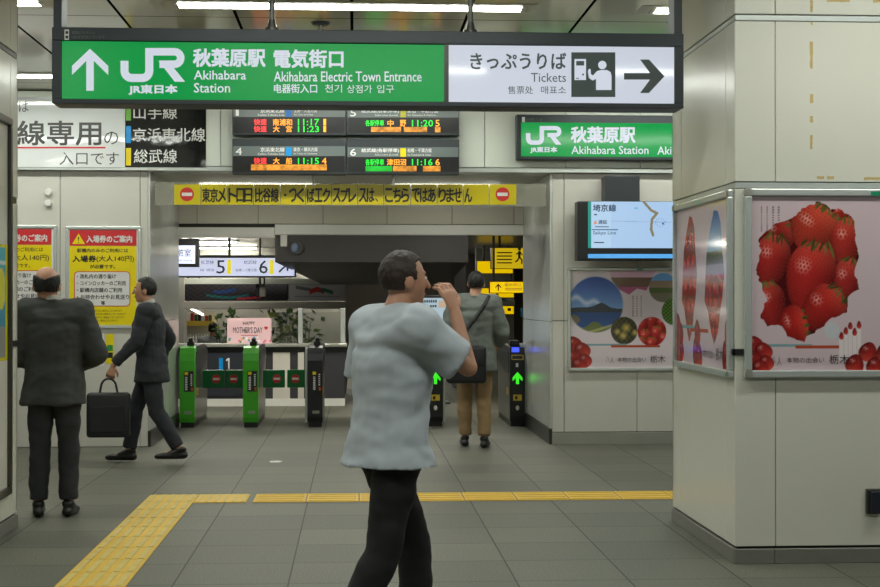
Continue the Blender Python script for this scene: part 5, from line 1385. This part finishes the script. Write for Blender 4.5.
    for q in 'RL':
        sh, el, wr = V['sh' + q], V['el' + q], V['wr' + q]; ge = g * .75
        if top.get('short'):
            e = sh.lerp(el, .80); th.append(S_(sh, .053 + ge) + disc_pts(e, el - sh, .055 + ge))
        else:
            e = el.lerp(wr, .93); th += [cap(sh, .052 + ge, el, .041 + ge), S_(el, .041 + ge) + disc_pts(e, wr - el, .034 + ge * .6)]
    child(top['name'], scale(skin_mesh(top['name'], th, .011, 3, top['mat'], top.get('wr', .012), 7, seed)), root, top.get('label'))
    if top.get('collar'):
        cm = [[*disc_pts(V['neck'] + Vector((0, .0, .025)), (0, .25, 1), .064), *disc_pts(V['neck'] + Vector((0, .01, .062)), (0, .3, 1), .060)]]
        child('collar', scale(skin_mesh('collar', cm, .008, 2, top['collar'])), root, 'pale shirt collar')
    if trousers and lower:
        tr = [ell_pts(pe, (.164, .112, .095)) + flat_pts(pe + Vector((0, 0, .10)), .150, .104)]
        for q in 'RL':
            hp_, kn, an = V['hp' + q], V['kn' + q], V['an' + q]
            tr += [S_(hp_, .100) + S_(kn, .074), S_(kn, .074) + disc_pts(kn.lerp(an, .93), an - kn, .064)]
        child('trousers', scale(skin_mesh('trousers', tr, .011, 3, trousers, .010, 6, seed + 9)), root)
        for q in 'RL':
            an = V['an' + q]; ft = V['ft' + q].normalized(); z0 = an.z - .085
            A = Vector((an.x, an.y, z0)); RR = Matrix.Rotation(math.atan2(-ft.x, ft.y), 3, 'Z')
            sm = [ell_pts(A - ft * .035 + Vector((0, 0, .036)), (.038, .042, .036), RR) + ell_pts(A + ft * .13 + Vector((0, 0, .032)), (.046, .055, .032), RR) + ell_pts(A + ft * .19 + Vector((0, 0, .026)), (.034, .038, .026), RR),
                  ell_pts(A - ft * .015 + Vector((0, 0, .09)), (.043, .05, .03), RR) + ell_pts(A + ft * .07 + Vector((0, 0, .045)), (.042, .06, .035), RR)]
            child('shoe', scale(skin_mesh('shoe', sm, .009, 2, shoes)), root)
    # hair
    bm = bmesh.new(); bmesh.ops.create_icosphere(bm, subdivisions=5, radius=1)
    kill = []
    for f in bm.faces:
        c = f.calc_center_median()
        jag = .06 * noise.noise(c * 9 + Vector((seed, 0, 0)))
        low = c.z + jag > (-.62 if c.y < -.15 else -.10 - .2 * (c.y + .15))
        front = c.y + jag < .34 or c.z > .52 + .25 * (c.y - .34) / .6
        keep = low and front
        if hair == 'balding':
            keep = low and c.y + jag < .28 and (c.z + jag * .6 < .10 + .32 * abs(c.x))
        if not keep: kill.append(f)
    bmesh.ops.delete(bm, geom=kill, context='FACES')
    for v in bm.verts:
        n_ = 1 + .035 * noise.noise(v.co * 7 + Vector((seed, 3, 1))) + .02 * noise.noise(v.co * 22)
        v.co = hp(v.co.x * .082 * n_, -.014 + v.co.y * .101 * n_, .022 + v.co.z * .103 * n_)
    r = bmesh.ops.solidify(bm, geom=bm.faces[:], thickness=.013)
    bmesh.ops.recalc_face_normals(bm, faces=bm.faces[:])
    me = bpy.data.meshes.new('hair'); bm.to_mesh(me); bm.free(); me.materials.append(hair_mat or hair_m)
    me.polygons.foreach_set('use_smooth', [True] * len(me.polygons)); child('hair', scale(me), root)
    if face:
        for sx in (-1, 1):
            mb = MB(); mb.ball(hp(sx * .031, .0735, .008), (.0125, .0105, .0085), eye_m, 3); mb.ball(hp(sx * .031, .0822, .008), (.0055, .003, .0055), iris_m, 2)
            o = mb.build('eye', None, smooth=60); scale(o.data); o.parent = root
            mb = MB(); mb.tube(hp(sx * .014, .0865, .026), hp(sx * .046, .076, .027), .0042, hair_m, .003, 8); o = mb.build('eyebrow', None, smooth=60); scale(o.data); o.parent = root
        mb = MB(); mb.ball(hp(0, .0835, -.055), (.022, .007, .004), lip_m, 2); mb.ball(hp(0, .083, -.063), (.019, .007, .0045), lip_m, 2); o = mb.build('mouth', None, smooth=60); scale(o.data); o.parent = root
    return root
def floor_at(u, v): p = P(u, v, Z=0); return (p.x, p.y, 0)

jk = mat('dark_jacket', rgb(58, 60, 58), .8, noise_amt=.12, noise_scale=30)
tr_d = mat('dark_trousers', rgb(40, 42, 44), .8, noise_amt=.1, noise_scale=30)
shoe_k = mat('black_shoe', rgb(24, 23, 22), .35)
# balding man at the wall notice
person('balding man in dark grey jacket standing with his back turned before the ticket notices', floor_at(54, 516), 4, 1.715,
       dict(elR=(.285, .02, 1.10), wrR=(.16, .22, 1.02), elL=(-.27, .02, 1.10), wrL=(-.13, .23, 1.02), hdR=(-.6, .5, .1), hdL=(.6, .5, .1), hnR=(0, .2, 1), hnL=(0, .2, 1), curl=.9, head=(-.055, .045, 1.575), hs=1.12),
       dict(name='jacket', mat=jk, hem=.76, ease=.045, flare=.01, collar=mat('pale_collar', rgb(190, 190, 182), .7)), tr_d, shoe_k, hair='balding', seed=1)
# man in dark suit with a bag
suit = mat('navy_suit', rgb(42, 45, 50), .8, noise_amt=.1, noise_scale=30)
pm = floor_at(152, 463)
person('man in dark suit striding past the gate opening with a briefcase', pm, 90, 1.70,
       dict(hpR=(.085, 0, .89), hpL=(-.085, .01, .89), knR=(.09, .16, .50), anR=(.09, .22, .10), knL=(-.09, -.05, .48), anL=(-.09, -.26, .13), pelvis=(0, 0, .92), waist=(0, .01, 1.07), chest=(0, .03, 1.26), neck=(0, .03, 1.42), head=(0, .07, 1.575),
            elL=(-.25, .10, 1.12), wrL=(-.25, .31, .90), hdL=(0, .30, -1), elR=(.25, -.12, 1.13), wrR=(.25, -.03, .90), curl=1.3, shR=(.178, .02, 1.38), shL=(-.178, .03, 1.38)),
       dict(name='jacket', mat=suit, hem=.74, ease=.035, flare=.01, collar=mat('pale_collar', rgb(190, 190, 182), .7)), suit, shoe_k, seed=2)
t = thing('briefcase', 'dark soft briefcase carried by the striding man in the dark suit', 'bag', (pm[0], pm[1], 0)); t.rotation_euler = (0, 0, math.radians(90))
bagm = mat('black_bag', rgb(30, 31, 33), .55, noise_amt=.15, noise_scale=20)
ORG[t] = Vector((0, 0, 0))
mb = MB(); mb.box(-.31, -.19, .16, .54, .26, .66, bagm, .03, 3); mb.build('bag_body', t, smooth=40)
mb = MB(); pts = [Vector((-.25, .27, .655))] + [Vector((-.25, .35 + .07 * math.cos(a), .70 + .085 * math.sin(a))) for a in [math.pi - i * math.pi / 8 for i in range(9)]] + [Vector((-.25, .43, .655))]
for a, b in zip(pts[:-1], pts[1:]): mb.tube(a, b, .010, bagm, n=8)
mb.build('handle', t, smooth=40)
mb = MB(); mb.box(-.318, -.308, .20, .50, .31, .54, bagm, .004); mb.build('front_pocket', t)
# walker in the pale shirt
pw = floor_at(388, 671)
shirt = mat('pale_shirt', rgb(184, 193, 200), .85, noise_amt=.05, noise_scale=20)
person('person in pale loose shirt and black trousers walking across, one hand raised to the head', pw, -62, 1.665,
       dict(chest=(0, .03, 1.27), waist=(0, .01, 1.08), neck=(0, .03, 1.44), head=(.01, .075, 1.60), shR=(.185, .03, 1.40), shL=(-.185, .03, 1.40),
            elR=(.235, .24, 1.245), wrR=(.160, .225, 1.465), hdR=(-.22, -.25, 1), hnR=(-1, -.2, 0), elL=(-.25, .02, 1.13), wrL=(-.245, .18, .93), curl=.8,
            hpR=(.088, 0, .90), hpL=(-.088, 0, .90), knR=(.08, -.07, .49), anR=(.06, -.28, .12), knL=(-.085, .17, .51), anL=(-.085, .20, .12), ftR=(.02, 1, 0), ftL=(-.05, 1, 0)),
       dict(name='shirt', mat=shirt, hem=.845, ease=.050, flare=.015, short=True, wr=.011), mat('black_trousers', rgb(26, 26, 28), .8, noise_amt=.1, noise_scale=30), shoe_k, hair_mat=mat('brown_hair', rgb(46, 33, 26), .55, noise_amt=.3, noise_scale=60), head_yaw=-8, seed=3)
# man with shoulder bag about to enter the gates
pg = floor_at(474, 447)
gj = mat('grey_jacket', rgb(112, 118, 112), .85, noise_amt=.10, noise_scale=25)
khaki = mat('khaki_cloth', rgb(146, 120, 84), .85, noise_amt=.08, noise_scale=25)
person('man in grey jacket and khaki trousers walking to the black gates with shoulder bag', pg, -6, 1.77,
       dict(knR=(.095, .03, .49), anR=(.10, -.06, .085), knL=(-.09, .04, .49), anL=(-.09, .07, .085), elR=(.275, .02, 1.12), wrR=(.24, .18, .99), hdR=(-.1, 1, -.1), hnR=(-1, 0, 0), elL=(-.265, -.03, 1.12), head=(.02, .03, 1.59)),
       dict(name='jacket', mat=gj, hem=.74, ease=.048, flare=.015), khaki, shoe_k, seed=4)
t = thing('shoulder_bag', 'black shoulder bag hanging at the hip of the man in khaki trousers', 'bag', pg); t.rotation_euler = (0, 0, math.radians(-6)); ORG[t] = Vector((0, 0, 0))
mb = MB(); mb.box(-.27, .13, -.335, -.215, .66, 1.02, bagm, .04, 3); mb.build('bag_body', t, smooth=40)
mb = MB(); mb.box(-.265, .125, -.345, -.205, .82, 1.03, bagm, .03, 3); mb.build('flap', t, smooth=40)
mb = MB(); pts = [(-.26, -.26, 1.0), (-.13, -.215, 1.12), (.0, -.205, 1.28), (.10, -.16, 1.42), (.15, -.07, 1.515), (.155, .03, 1.525), (.11, .13, 1.45)]
for a, b in zip(pts[:-1], pts[1:]):
    a, b = Vector(a), Vector(b); mb.tube(a, b, .02, bagm, n=8)
mb.build('strap', t, smooth=50)
# clerk behind the counter
pc = P(213, 345, Y=26.2)
person('clerk with dark hair and grey shirt seen from behind beyond the counter', (pc.x, 26.2, -.70), 0, 1.78, dict(), dict(name='shirt', mat=mat('clerk_grey', rgb(168, 171, 174), .8), hem=.85, ease=.03), tr_d, shoe_k, face=False, seed=5)
